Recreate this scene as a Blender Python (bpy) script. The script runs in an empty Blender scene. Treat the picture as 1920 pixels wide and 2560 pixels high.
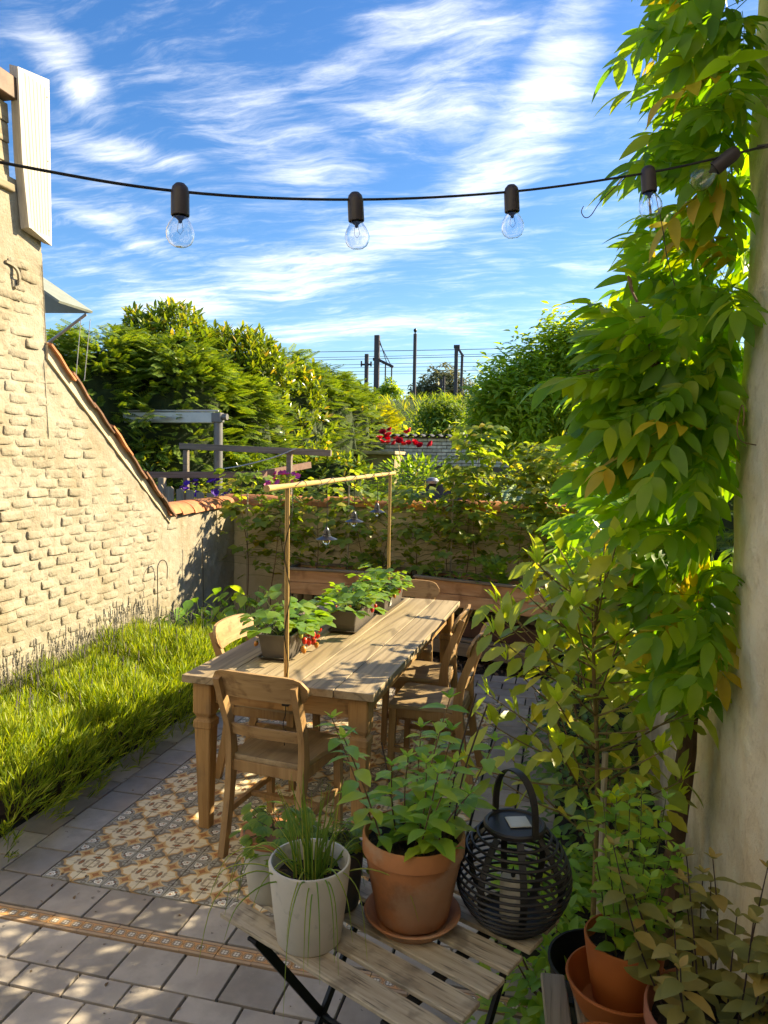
import bpy, math, random
import numpy as np
from mathutils import Vector, Matrix, Quaternion

random.seed(7)
RNG = np.random.default_rng(7)
PI = math.pi
SC = bpy.context.scene
COL = SC.collection
# ------------------------------------------------------------------ camera
CAM = Vector((2.124, -2.609, 1.7996))
YAW, PITCH, ROLL = -0.2396, -0.0694, 0.01595
FPX = 1840.0
def camera():
    F = Vector((math.sin(YAW)*math.cos(PITCH), math.cos(YAW)*math.cos(PITCH), math.sin(PITCH)))
    R = F.cross(Vector((0, 0, 1))).normalized(); U = R.cross(F)
    R2 = R*math.cos(ROLL) + U*math.sin(ROLL); U2 = -R*math.sin(ROLL) + U*math.cos(ROLL)
    cd = bpy.data.cameras.new('camera'); co = bpy.data.objects.new('camera', cd); COL.objects.link(co)
    cd.sensor_fit = 'VERTICAL'; cd.sensor_height = 36.0; cd.lens = 36.0*FPX/2560.0
    cd.clip_start = 0.05; cd.clip_end = 3000
    co.matrix_world = Matrix(((R2.x, U2.x, -F.x, CAM.x), (R2.y, U2.y, -F.y, CAM.y), (R2.z, U2.z, -F.z, CAM.z), (0, 0, 0, 1)))
    SC.camera = co
camera()
# ------------------------------------------------------------------ sun and sky
SUN = Vector((1.47, 0.95, 1.0)).normalized()
SUN_EL = math.asin(SUN.z); SUN_AZ = math.atan2(SUN.x, SUN.y)
SUN_STRENGTH, SKY_STRENGTH, EXPOSURE = 2.0, 0.15, 2.78
def sunlamp():
    l = bpy.data.lights.new('sun', 'SUN'); l.energy = SUN_STRENGTH; l.angle = math.radians(0.55); l.color = (1.0, 0.89, 0.71)
    o = bpy.data.objects.new('sun', l); COL.objects.link(o); o.location = SUN*30
    o.rotation_euler = SUN.to_track_quat('Z', 'Y').to_euler()
sunlamp()
SC.view_settings.view_transform = 'Standard'; SC.view_settings.look = 'None'
SC.view_settings.exposure = EXPOSURE; SC.view_settings.gamma = 1.0
SC.view_settings.use_curve_mapping = False
SC.view_settings.use_white_balance = True; SC.view_settings.white_balance_temperature = 7700; SC.view_settings.white_balance_tint = 3.5
SC.cycles.use_denoising = True
try:
    SC.cycles.denoiser = 'OPENIMAGEDENOISE'; SC.cycles.denoising_input_passes = 'RGB_ALBEDO_NORMAL'
except Exception: pass
SC.cycles.max_bounces = 8; SC.cycles.diffuse_bounces = 4; SC.cycles.glossy_bounces = 3
SC.cycles.transmission_bounces = 6; SC.cycles.transparent_max_bounces = 8
SC.cycles.caustics_reflective = False; SC.cycles.caustics_refractive = False

class NT:
    """tiny node-tree builder"""
    def __init__(s, tree): s.t = tree
    def n(s, kind, **kw):
        nd = s.t.nodes.new(kind)
        for k, v in kw.items(): setattr(nd, k, v)
        return nd
    def put(s, sock, v):
        if isinstance(v, bpy.types.NodeSocket): s.t.links.new(v, sock)
        elif v is not None:
            if hasattr(sock.default_value, '__len__') and isinstance(v, (tuple, list)) and len(v) == 3 and len(sock.default_value) == 4: v = (*v, 1)
            sock.default_value = v
    def math(s, op, a, b=None, c=None, clamp=False):
        nd = s.n('ShaderNodeMath', operation=op, use_clamp=clamp)
        s.put(nd.inputs[0], a)
        if b is not None: s.put(nd.inputs[1], b)
        if c is not None: s.put(nd.inputs[2], c)
        return nd.outputs[0]
    def vmath(s, op, a, b=None):
        nd = s.n('ShaderNodeVectorMath', operation=op); s.put(nd.inputs[0], a)
        if b is not None: s.put(nd.inputs[1], b)
        return nd.outputs[0]
    def mix(s, f, a, b, mode='MIX'):
        nd = s.n('ShaderNodeMix', data_type='RGBA', blend_type=mode)
        s.put(nd.inputs[0], f); s.put(nd.inputs[6], a); s.put(nd.inputs[7], b); return nd.outputs[2]
    def ramp(s, f, lo, hi, a=0.0, b=1.0):
        nd = s.n('ShaderNodeMapRange', interpolation_type='SMOOTHSTEP'); s.put(nd.inputs[0], f)
        for i, v in enumerate((lo, hi, a, b)): s.put(nd.inputs[i+1], v)
        return nd.outputs[0]
    def noise(s, vec, scale, detail=3, rough=.55, dist=0.0):
        nd = s.n('ShaderNodeTexNoise'); s.put(nd.inputs['Vector'], vec)
        nd.inputs['Scale'].default_value = scale; nd.inputs['Detail'].default_value = detail
        nd.inputs['Roughness'].default_value = rough; nd.inputs['Distortion'].default_value = dist
        return nd.outputs['Fac']
    def mapping(s, vec, loc=(0, 0, 0), rot=(0, 0, 0), scale=(1, 1, 1)):
        nd = s.n('ShaderNodeMapping'); s.put(nd.inputs[0], vec)
        s.put(nd.inputs[1], loc); s.put(nd.inputs[2], rot); s.put(nd.inputs[3], scale); return nd.outputs[0]

def world():
    w = bpy.data.worlds.new('World'); SC.world = w; w.use_nodes = True
    t = NT(w.node_tree); w.node_tree.nodes.clear()
    sky = t.n('ShaderNodeTexSky', sky_type='NISHITA'); sky.sun_disc = False
    sky.sun_elevation = SUN_EL; sky.sun_rotation = SUN_AZ; sky.altitude = 50; sky.air_density = 1.0
    sky.dust_density = 0.6; sky.ozone_density = 3.5
    hs = t.n('ShaderNodeHueSaturation'); hs.inputs['Saturation'].default_value = 1.30; hs.inputs['Hue'].default_value = 0.512; hs.inputs['Value'].default_value = 0.262
    t.put(hs.inputs['Color'], sky.outputs[0])
    tc = t.n('ShaderNodeTexCoord').outputs['Generated']
    sp = t.n('ShaderNodeSeparateXYZ'); t.put(sp.inputs[0], tc)
    den = t.math('MAXIMUM', t.math('ADD', sp.outputs[2], 0.12), 0.03)
    px = t.math('DIVIDE', sp.outputs[0], den); py = t.math('DIVIDE', sp.outputs[1], den)
    cb = t.n('ShaderNodeCombineXYZ'); t.put(cb.inputs[0], px); t.put(cb.inputs[1], py)
    P = cb.outputs[0]
    wn = t.n('ShaderNodeTexNoise'); t.put(wn.inputs['Vector'], P); wn.inputs['Scale'].default_value = 1.1; wn.inputs['Detail'].default_value = 2
    warp = t.vmath('SCALE', t.vmath('SUBTRACT', wn.outputs['Color'], (.5, .5, .5)))
    warp.node.inputs['Scale'].default_value = 0.30
    PW = t.vmath('ADD', P, warp)
    # cirrus coverage: long soft banks lying in the cloud layer
    cover = None
    for (cx, cy, ang, sx, sy, amp) in CLOUDS:
        m = t.mapping(PW, loc=(-cx, -cy, 0))
        m = t.mapping(m, rot=(0, 0, -ang)); m = t.mapping(m, scale=(1/sx, 1/sy, 0))
        l = t.n('ShaderNodeVectorMath', operation='LENGTH'); t.put(l.inputs[0], m)
        g = t.math('MULTIPLY', t.ramp(l.outputs['Value'], 0.0, 2.4, 1.0, 0.0), amp)
        cover = g if cover is None else t.math('MAXIMUM', cover, g)
    # fibres: strands combed in three directions, broken up by finer noise
    wn2 = t.n('ShaderNodeTexNoise'); t.put(wn2.inputs['Vector'], P); wn2.inputs['Scale'].default_value = 4.5; wn2.inputs['Detail'].default_value = 3
    w2 = t.vmath('SCALE', t.vmath('SUBTRACT', wn2.outputs['Color'], (.5, .5, .5))); w2.node.inputs['Scale'].default_value = 0.10
    PF = t.vmath('ADD', PW, w2)
    f1 = t.noise(t.mapping(PF, rot=(0, 0, 0.95), scale=(1.3, 5.5, 1)), 2.8, 9, .64, 0.35)
    f2 = t.noise(t.mapping(PF, rot=(0, 0, -.75), scale=(1.5, 5.0, 1)), 2.6, 9, .64, 0.35)
    f3 = t.noise(PF, 3.6, 9, .66)
    f4 = t.noise(t.mapping(PF, rot=(0, 0, .35), scale=(3.0, 9.0, 1)), 5.5, 9, .7, .3)
    f3 = t.math('ADD', t.math('MULTIPLY', f3, .55), t.math('MULTIPLY', f4, .45))
    fib = t.math('ADD', t.math('MULTIPLY', f1, .42), t.math('ADD', t.math('MULTIPLY', f2, .33), t.math('MULTIPLY', f3, .25)))
    base = t.ramp(t.noise(P, .5, 4, .55), .32, .75, 0.10, .50)      # thin haze of cirrus all over the sky
    cov = t.math('MAXIMUM', cover, base)
    d = t.math('ADD', t.math('MULTIPLY', t.math('SUBTRACT', fib, .5), 3.5), cov)
    cl = t.math('POWER', t.ramp(d, .08, 1.55, 0.0, 0.66), 1.15)
    cc = t.mix(t.ramp(sp.outputs[2], 0.0, .5), (2.15, 2.1, 2.15), (2.35, 2.35, 2.45))
    bg = t.n('ShaderNodeBackground'); t.put(bg.inputs[0], t.mix(cl, hs.outputs[0], cc)); bg.inputs[1].default_value = SKY_STRENGTH
    out = t.n('ShaderNodeOutputWorld'); t.put(out.inputs[0], bg.outputs[0])
CLOUDS = []   # filled below: centre, angle and size of each bank in the cloud plane
CLOUDS += [(-1.515, 2.775, -0.132, 0.312, 0.192, 1.0), (-0.978, 2.587, -0.411, 0.332, 0.184, 1.0), (-0.533, 2.285, -0.658, 0.256, 0.158, 1.0), (-0.261, 1.986, -0.839, 0.218, 0.106, 0.95), (-0.093, 1.758, -1.023, 0.188, 0.086, 0.9), (-0.023, 1.577, -1.244, 0.195, 0.061, 0.95), (-0.252, 1.428, 0.422, 0.171, 0.098, 0.75), (-0.72, 1.711, 1.414, 0.294, 0.141, 0.62), (-0.343, 1.618, 0.564, 0.229, 0.155, 0.72), (-1.084, 1.667, 0.801, 0.189, 0.06, 0.85), (-1.05, 1.316, 1.719, 0.132, 0.052, 0.95), (-1.353, 2.065, 1.244, 0.258, 0.073, 0.7), (-1.584, 2.356, 1.072, 0.246, 0.112, 0.65), (-0.94, 3.233, -0.036, 0.716, 0.153, 0.8), (0.046, 2.68, 0.015, 0.198, 0.06, 0.6), (-0.276, 2.557, 1.221, 0.221, 0.048, 0.5)]
world()
# ------------------------------------------------------------------ helpers
def link(o): COL.objects.link(o); return o
def props(o, label=None, cat=None, group=None, kind=None):
    if label: o['label'] = label
    if cat: o['category'] = cat
    if group: o['group'] = group
    if kind: o['kind'] = kind
    return o
def thing(name, label, cat, loc=(0, 0, 0), rotz=0.0, group=None, kind=None):
    o = link(bpy.data.objects.new(name, None)); o.empty_display_size = .05
    o.location = loc; o.rotation_euler = (0, 0, rotz)
    return props(o, label, cat, group, kind)
def adopt(o, parent, local=False):
    o.parent = parent
    if not local:
        P = Matrix.Identity(4); q = parent; chain = []
        while q is not None: chain.append(q); q = q.parent
        for q in reversed(chain): P = P @ q.matrix_parent_inverse @ Matrix.LocRotScale(q.location, q.rotation_euler, q.scale)
        o.matrix_parent_inverse = P.inverted()
    return o
def copy_tree(o, parent=None):
    c = link(o.copy()); c.parent = parent
    for ch in o.children: copy_tree(ch, c)
    return c
def mesh_np(name, V, F, mat=None, smooth=False, sharp=None):
    """V (n,3); F list of faces or (m,k) array"""
    me = bpy.data.meshes.new(name); V = np.asarray(V, dtype=np.float32)
    if isinstance(F, np.ndarray):
        m, k = F.shape
        me.vertices.add(len(V)); me.vertices.foreach_set('co', V.ravel())
        me.loops.add(m*k); me.loops.foreach_set('vertex_index', F.ravel().astype(np.int32))
        me.polygons.add(m); me.polygons.foreach_set('loop_start', np.arange(0, m*k, k, dtype=np.int32))
        me.update(calc_edges=True)
    else:
        me.from_pydata([tuple(map(float, v)) for v in V], [], F); me.update()
    if smooth:
        me.polygons.foreach_set('use_smooth', np.ones(len(me.polygons), dtype=bool))
        if sharp: me.set_sharp_from_angle(angle=math.radians(sharp))
    if mat: me.materials.append(mat)
    return me
def ob(name, me, parent=None, local=False, mw=None):
    o = link(bpy.data.objects.new(name, me))
    if mw is not None: o.matrix_basis = mw
    if parent is not None: adopt(o, parent, local)
    return o
class MB:
    def __init__(s): s.v = []; s.f = []
    def add(s, V, F):
        b = len(s.v); s.v.extend([tuple(v) for v in V]); s.f.extend([tuple(i+b for i in f) for f in F]); return s
    def box(s, c, size, bev=0.0, rot=None, jitter=0.0):
        hx, hy, hz = size[0]/2, size[1]/2, size[2]/2; b = min(bev, hx*.9, hy*.9, hz*.9); V = []; idx = {}
        c = Vector(c)
        def pt(x, y, z):
            p = Vector((x, y, z))
            if jitter: p += Vector((random.uniform(-1, 1), random.uniform(-1, 1), random.uniform(-1, 1)))*jitter
            if rot is not None: p = rot @ p
            return p + c
        if b <= 0:
            cs = [(x, y, z) for z in (-hz, hz) for y in (-hy, hy) for x in (-hx, hx)]
            return s.add([pt(*p) for p in cs], [(0, 2, 3, 1), (4, 5, 7, 6), (0, 1, 5, 4), (2, 6, 7, 3), (0, 4, 6, 2), (1, 3, 7, 5)])
        F = []
        for sx in (-1, 1):
            for sy in (-1, 1):
                for sz in (-1, 1):
                    k = len(V); idx[(sx, sy, sz)] = k
                    V += [pt(sx*hx, sy*(hy-b), sz*(hz-b)), pt(sx*(hx-b), sy*hy, sz*(hz-b)), pt(sx*(hx-b), sy*(hy-b), sz*hz)]
        A = lambda sx, sy, sz, a: idx[(sx, sy, sz)]+a
        for q in (-1, 1):
            F += [(A(q,-1,-1,0), A(q,1,-1,0), A(q,1,1,0), A(q,-1,1,0)), (A(-1,q,-1,1), A(1,q,-1,1), A(1,q,1,1), A(-1,q,1,1)), (A(-1,-1,q,2), A(1,-1,q,2), A(1,1,q,2), A(-1,1,q,2))]
            for r in (-1, 1):
                F += [(A(q,r,-1,0), A(q,r,1,0), A(q,r,1,1), A(q,r,-1,1)), (A(q,-1,r,0), A(q,1,r,0), A(q,1,r,2), A(q,-1,r,2)), (A(-1,q,r,1), A(1,q,r,1), A(1,q,r,2), A(-1,q,r,2))]
                for w in (-1, 1): F.append((A(q,r,w,0), A(q,r,w,1), A(q,r,w,2)))
        return s.add(V, F)
    def tube(s, pts, r, n=8, cap=True):
        pts = [Vector(p) for p in pts]; m = len(pts)
        rs = r if isinstance(r, (list, tuple)) else [r]*m
        V = []; F = []; ref = None
        for i, p in enumerate(pts):
            d = (pts[min(i+1, m-1)] - pts[max(i-1, 0)]).normalized()
            if ref is None: ref = Vector((0, 0, 1)) if abs(d.z) < .9 else Vector((1, 0, 0))
            a = d.cross(ref).normalized(); b = a.cross(d); ref = -b if False else b
            ref = b
            for k in range(n):
                t = 2*PI*k/n; V.append(p + (a*math.cos(t) + b*math.sin(t))*rs[i])
        for i in range(m-1):
            for k in range(n):
                F.append((i*n+k, i*n+(k+1) % n, (i+1)*n+(k+1) % n, (i+1)*n+k))
        if cap: F += [tuple(range(n)), tuple(range((m-1)*n, m*n))]
        return s.add(V, F)
    def lathe(s, prof, n=24, c=(0, 0, 0), M=None):
        V = []; F = []; c = Vector(c); m = len(prof)
        for (r, z) in prof:
            for k in range(n):
                t = 2*PI*k/n; p = Vector((r*math.cos(t), r*math.sin(t), z))
                if M is not None: p = M @ p
                V.append(p + c)
        for i in range(m-1):
            for k in range(n): F.append((i*n+k, i*n+(k+1) % n, (i+1)*n+(k+1) % n, (i+1)*n+k))
        for i, e in ((0, True), (m-1, False)):
            if prof[i][0] > 1e-4: F.append(tuple(range(i*n, i*n+n)))
        return s.add(V, F)
    def loft(s, rings, cap=True):
        n = len(rings[0]); V = [p for r in rings for p in r]; F = []
        for i in range(len(rings)-1):
            for k in range(n): F.append((i*n+k, i*n+(k+1) % n, (i+1)*n+(k+1) % n, (i+1)*n+k))
        if cap: F += [tuple(range(n)), tuple(range((len(rings)-1)*n, len(rings)*n))]
        return s.add(V, F)
    def sweep(s, pts, w, h, side=(1, 0, 0)):
        """rectangular bar along pts, w along side, h across"""
        pts = [Vector(p) for p in pts]; side = Vector(side).normalized(); rings = []
        m = len(pts); ws = w if isinstance(w, (list, tuple)) else [w]*m; hs = h if isinstance(h, (list, tuple)) else [h]*m
        for i, p in enumerate(pts):
            d = (pts[min(i+1, m-1)] - pts[max(i-1, 0)]).normalized(); a = (side - d*side.dot(d)).normalized(); b = d.cross(a)
            a, b = a*ws[i]/2, b*hs[i]/2
            rings.append([p-a-b, p+a-b, p+a+b, p-a+b])
        return s.loft(rings)
    def prism(s, poly, axis, lo, hi):
        n = len(poly); V = []
        for e in (lo, hi):
            for (a, b) in poly: V.append({'x': (e, a, b), 'y': (a, e, b), 'z': (a, b, e)}[axis])
        F = [tuple(range(n)), tuple(range(n, 2*n))] + [(k, (k+1) % n, n+(k+1) % n, n+k) for k in range(n)]
        return s.add(V, F)
    def mesh(s, name, mat=None, smooth=False, sharp=35):
        me = mesh_np(name, s.v, s.f, None, False)
        import bmesh
        bm = bmesh.new(); bm.from_mesh(me); bmesh.ops.recalc_face_normals(bm, faces=bm.faces); bm.to_mesh(me); bm.free()
        if smooth:
            me.polygons.foreach_set('use_smooth', np.ones(len(me.polygons), dtype=bool)); me.set_sharp_from_angle(angle=math.radians(sharp))
        if mat: me.materials.append(mat)
        return me
    def build(s, name, mat, parent=None, smooth=False, local=False, mw=None, sharp=35):
        return ob(name, s.mesh(name, mat, smooth, sharp), parent, local, mw)
def solid(o, th, off=0.0):
    m = o.modifiers.new('thick', 'SOLIDIFY'); m.thickness = th; m.offset = off; return o
def R3(x=0, y=0, z=0): return Matrix.Rotation(z, 3, 'Z') @ Matrix.Rotation(y, 3, 'Y') @ Matrix.Rotation(x, 3, 'X')
def smoothpath(pts, k=4):
    """Catmull-Rom through pts"""
    P = [Vector(p) for p in pts]; out = []
    for i in range(len(P)-1):
        a, b, c, d = P[max(i-1, 0)], P[i], P[i+1], P[min(i+2, len(P)-1)]
        for j in range(k):
            t = j/k
            out.append(.5*((2*b) + (c-a)*t + (2*a-5*b+4*c-d)*t*t + (3*b-a-3*c+d)*t**3))
    out.append(P[-1]); return out
def frame(d, up=(0, 0, 1), roll=0.0):
    """3x3: local +Y along d, local +Z near up"""
    y = Vector(d).normalized(); z = Vector(up); z = z - y*z.dot(y)
    if z.length < 1e-4: z = Vector((1, 0, 0)) - y*y.x
    z.normalize(); x = y.cross(z); M = Matrix((x, y, z)).transposed()
    if roll: M = M @ Matrix.Rotation(roll, 3, 'Y')
    return M
def xf(p, M3, sc=1.0):
    M = (M3*sc).to_4x4() if not isinstance(sc, Vector) else (M3 @ Matrix.Diagonal(sc)).to_4x4()
    M.translation = Vector(p); return M
# ------------------------------------------------------------------ materials
def new_mat(name):
    m = bpy.data.materials.new(name); m.use_nodes = True; m.node_tree.nodes.clear(); return m, NT(m.node_tree)
def finish(t, surf):
    o = t.n('ShaderNodeOutputMaterial'); t.put(o.inputs[0], surf)
def principled(t, col, rough=.6, metal=0.0, spec=.4, bump=None, **kw):
    p = t.n('ShaderNodeBsdfPrincipled'); t.put(p.inputs['Base Color'], col); t.put(p.inputs['Roughness'], rough); t.put(p.inputs['Metallic'], metal)
    p.inputs['Specular IOR Level'].default_value = spec
    for k, v in kw.items(): t.put(p.inputs[k.replace('_', ' ')], v)
    if bump is not None: t.put(p.inputs['Normal'], bump)
    return p
def bumpn(t, h, strength=.5, dist=.01, nrm=None):
    b = t.n('ShaderNodeBump'); b.inputs['Strength'].default_value = strength; b.inputs['Distance'].default_value = dist; t.put(b.inputs['Height'], h)
    if nrm is not None: t.put(b.inputs['Normal'], nrm)
    return b.outputs[0]
def objvec(t, rnd=True):
    v = t.n('ShaderNodeTexCoord').outputs['Object']
    if rnd:
        oi = t.n('ShaderNodeObjectInfo'); s = t.vmath('SCALE', (13.7, 7.3, 5.1)); t.put(s.node.inputs['Scale'], oi.outputs['Random']); v = t.vmath('ADD', v, s)
    return v
def mat_simple(name, col, rough=.6, metal=0.0, spots=(), bump=(40, .2, .004), var=.25, spec=.4, rnd=True, tint=0.0):
    """base colour with uneven noise, spots: (scale, colour, lo, hi, amount)"""
    m, t = new_mat(name); v = objvec(t, rnd)
    n = t.noise(v, 9, 4); c = t.mix(t.ramp(n, .3, .7), tuple(x*(1-var) for x in col), tuple(min(1, x*(1+var)) for x in col))
    if tint:
        oi = t.n('ShaderNodeObjectInfo'); k = t.math('MULTIPLY_ADD', oi.outputs['Random'], 2*tint, 1-tint)
        c = t.mix(1.0, c, t.n('ShaderNodeCombineColor').outputs[0], 'MULTIPLY'); cc = c.node.inputs[7].links[0].from_node
        for i in range(3): t.put(cc.inputs[i], k)
    for (sc, sc_col, lo, hi, am) in spots:
        f = t.math('MULTIPLY', t.ramp(t.noise(v, sc, 5, .6), lo, hi), am); c = t.mix(f, c, sc_col)
    b = bumpn(t, t.noise(v, bump[0], 5, .6), bump[1], bump[2]) if bump else None
    finish(t, principled(t, c, rough, metal, spec, b).outputs[0]); return m
def mat_wood(name, a, b, axis='y', grain=22.0, dark=(.05, .035, .02), darkamt=.35, rough=.6, blot=None, rings=0.0, along=1.2):
    m, t = new_mat(name); v = objvec(t)
    sc = {'x': (along, grain, grain), 'y': (grain, along, grain), 'z': (grain, grain, along)}[axis]
    v1 = t.mapping(v, scale=sc); n1 = t.noise(v1, 1.0, 6, .6, .6)
    v2 = t.mapping(v, scale=tuple(x*5 for x in sc)); n2 = t.noise(v2, 1.0, 3, .5)
    c = t.mix(t.ramp(n1, .3, .72), a, b)
    if rings:
        w = t.n('ShaderNodeTexNoise'); t.put(w.inputs['Vector'], t.mapping(v, scale=tuple(x*.22 for x in sc))); w.inputs['Scale'].default_value = 1.0; w.inputs['Detail'].default_value = 1.5
        rg = t.math('SINE', t.math('MULTIPLY', w.outputs['Fac'], 95.0)); c = t.mix(t.math('MULTIPLY', t.ramp(rg, .35, 1.0), rings), c, tuple(x*.45 for x in a))
    c = t.mix(t.math('MULTIPLY', t.ramp(n2, .52, .75), darkamt), c, dark)
    if blot: c = t.mix(t.math('MULTIPLY', t.ramp(t.noise(v, blot[0], 3, .5), blot[2], blot[3]), blot[4]), c, blot[1])
    h = t.math('ADD', t.math('MULTIPLY', n1, .5), t.math('MULTIPLY', n2, .5))
    finish(t, principled(t, c, rough, 0, .3, bumpn(t, h, .35, .004)).outputs[0]); return m
def mat_leaf(name, stops, trans=.42, rough=.42, tcol=None, spec=.45):
    """stops: [(pos, colour)] picked per leaf; light passes through the blade"""
    m, t = new_mat(name)
    oi = t.n('ShaderNodeObjectInfo'); ge = t.n('ShaderNodeNewGeometry')
    r = t.math('FRACT', t.math('ADD', oi.outputs['Random'], ge.outputs['Random Per Island']))
    cr = t.n('ShaderNodeValToRGB'); t.put(cr.inputs[0], r); e = cr.color_ramp.elements
    e[0].position, e[0].color = stops[0][0], (*stops[0][1], 1); e[1].position, e[1].color = stops[-1][0], (*stops[-1][1], 1)
    for p, c in stops[1:-1]: x = e.new(p); x.color = (*c, 1)
    v = t.n('ShaderNodeTexCoord').outputs['Object']; n = t.noise(v, 28, 3)
    c = t.mix(t.ramp(n, .3, .75), t.mix(1.0, cr.outputs[0], (.78, .8, .75), 'MULTIPLY'), cr.outputs[0])
    p = principled(t, c, rough, 0, spec, bumpn(t, n, .15, .003))
    tr = t.n('ShaderNodeBsdfTranslucent'); k = tcol or (2.3, 2.1, .7)
    t.put(tr.inputs[0], t.mix(1.0, cr.outputs[0], k, 'MULTIPLY'))
    mx = t.n('ShaderNodeMixShader'); mx.inputs[0].default_value = trans; t.put(mx.inputs[1], p.outputs[0]); t.put(mx.inputs[2], tr.outputs[0])
    finish(t, mx.outputs[0]); return m
def mat_attr(name, rough=.55, bump=.1, dirt=(.09, .075, .06), amt=.28):
    m, t = new_mat(name); a = t.n('ShaderNodeAttribute', attribute_name='print'); v = objvec(t)
    n = t.noise(v, 18, 5); c = t.mix(t.math('MULTIPLY', t.ramp(n, .5, .85), amt), a.outputs['Color'], dirt)
    c = t.mix(t.ramp(t.noise(v, 60, 3), .35, .8, 0, .10), c, (.5, .42, .33))
    oi = t.n('ShaderNodeObjectInfo'); c = t.mix(t.math('MULTIPLY', oi.outputs['Random'], .14), c, (.20, .17, .14))
    finish(t, principled(t, c, rough, 0, .35, bumpn(t, t.noise(v, 50, 4), bump, .003)).outputs[0]); return m
def mat_glass(name, col=(1, 1, 1), rough=.02):
    m, t = new_mat(name); g = t.n('ShaderNodeBsdfGlass'); t.put(g.inputs[0], col); g.inputs['Roughness'].default_value = rough; g.inputs['IOR'].default_value = 1.45
    finish(t, g.outputs[0]); return m
# ------------------------------------------------------------------ ground
M_SOIL = mat_simple('soil', (.035, .026, .019), .95, spots=((30, (.10, .07, .045), .55, .7, .8), (7, (.015, .012, .01), .5, .7, .6)), bump=(55, .9, .02), rnd=False)
M_LAWN = mat_simple('lawn', (.05, .085, .02), .95, spots=((2.2, (.10, .12, .03), .45, .7, .7),), bump=(30, .8, .05), rnd=False)
def ground():
    me = MB().add([(-400, -60, -.03), (400, -60, -.03), (400, 600, -.03), (-400, 600, -.03)], [(0, 1, 2, 3)]).mesh('ground', M_SOIL)
    props(ob('ground', me), kind='structure', label='dark soil ground under the garden')
    me = MB().add([(-300, 4.8, -.024), (300, 4.8, -.024), (300, 500, -.024), (-300, 500, -.024)], [(0, 1, 2, 3)]).mesh('lawn', M_LAWN)
    props(ob('lawn', me), kind='structure', label='green lawn of the neighbouring gardens')
ground()
# ------------------------------------------------------------------ paving
M_PAVER = mat_simple('paver_stone', (.385, .335, .285), .78, spots=((3.5, (.42, .33, .27), .5, .75, .6), (21, (.10, .09, .08), .685, .705, .75), (5, (.28, .255, .23), .5, .7, .5), (90, (.52, .48, .43), .66, .74, .35), (6, (.29, .265, .25), .55, .75, .5)), bump=(70, .3, .003), var=.14, tint=.26)
M_SAND = mat_simple('joint_sand', (.03, .026, .022), .95, bump=(120, .5, .004), rnd=False)
def paving():
    root = ob('patio', MB().add([(-1.4, -2.2, -.018), (2.2, -2.2, -.018), (2.2, 3.6, -.018), (-1.4, 3.6, -.018)], [(0, 1, 2, 3)]).mesh('patio', M_SAND))
    props(root, kind='structure', label='grey paved patio around the patterned tile carpet')
    cache = {}
    def paver(x0, x1, y0, y1):
        w, d = round(x1-x0-.010, 3), round(y1-y0-.010, 3)
        if w < .03 or d < .03: return
        key = (w, d)
        if key not in cache: cache[key] = MB().box((0, 0, -.03), (w, d, .06), .0014, jitter=.0005).mesh('paver', M_PAVER)
        o = ob('paver', cache[key], root, mw=Matrix.Translation(((x0+x1)/2 + random.uniform(-.0012, .0012), (y0+y1)/2 + random.uniform(-.0012, .0012), random.uniform(-.0015, .0012))) @ Matrix.Rotation(random.uniform(-.006, .006), 4, 'Z') @ Matrix.Rotation(random.uniform(-.004, .004), 4, 'X'))
    def row(y0, y1, off, xa, xb, step=.2045):
        k = math.floor((xa-off)/step)
        x = off + k*step
        while x < xb:
            a, b = max(x, xa), min(x+step, xb)
            if b-a > .04: paver(a, b, y0, y1)
            x += step
    row(-.200, -.001, -.067, -1.25, 2.15)
    row(-.473, -.2865, .029, -1.25, 2.15)
    row(-.588, -.473, .131, -1.25, 2.15)
    y = -.588; k = 0
    while y > -1.9: row(y-.199, y, .029 + .1*(k % 2), -.6, 2.15); y -= .199; k += 1
    y = 0.0
    while y < 2.86:                                   # one file of slabs along the left of the carpet
        paver(-.2, -.001, y, y+.199); paver(-.405, -.2, y-.09, y+.109); y += .199
    for k, y in enumerate((2.868, 3.045, 3.222, 3.4)): row(y, y+.177, .05 + .1*(k % 2), -.4, 2.15)
    for c, x in enumerate((1.722, 1.93)):
        y = 0.0 + .09*c
        while y < 2.86: paver(x, x+.206, y, min(y+.199, 2.866)); y += .199
    return root
paving()
def grid_print(name, nx, ny, sx, sy, th, fn, mat):
    """thin slab whose top carries a printed design as a colour attribute"""
    xs = np.linspace(0, 1, nx+1); ys = np.linspace(0, 1, ny+1); gx, gy = np.meshgrid(xs, ys)
    V = np.stack([(gx-.5)*sx, (gy-.5)*sy, np.zeros_like(gx)], -1).reshape(-1, 3)
    i = np.arange(nx*ny); r = i//nx; c = i % nx; a = r*(nx+1)+c
    F = [tuple(q) for q in np.stack([a, a+1, a+nx+2, a+nx+1], -1).tolist()]
    cols = fn(gx.ravel(), gy.ravel())
    b = len(V); cs = [(0, 0), (nx, 0), (nx, ny), (0, ny)]
    top = [cy*(nx+1)+cx for cx, cy in cs]
    bot = [(V[k][0], V[k][1], -th) for k in top]
    V = np.vstack([V, bot]); cols = np.vstack([cols, np.tile(cols[0], (4, 1))])
    edges = [[k for k in range(nx+1)], [k*(nx+1)+nx for k in range(ny+1)], [ny*(nx+1)+nx-k for k in range(nx+1)], [(ny-k)*(nx+1) for k in range(ny+1)]]
    for e in range(4): F.append(tuple([b+e] + [b+(e+1) % 4] + edges[e][::-1]))
    me = mesh_np(name, V, F, mat)
    at = me.color_attributes.new('print', 'FLOAT_COLOR', 'POINT')
    at.data.foreach_set('color', np.hstack([cols, np.ones((len(cols), 1))]).astype(np.float32).ravel())
    return me
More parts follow.
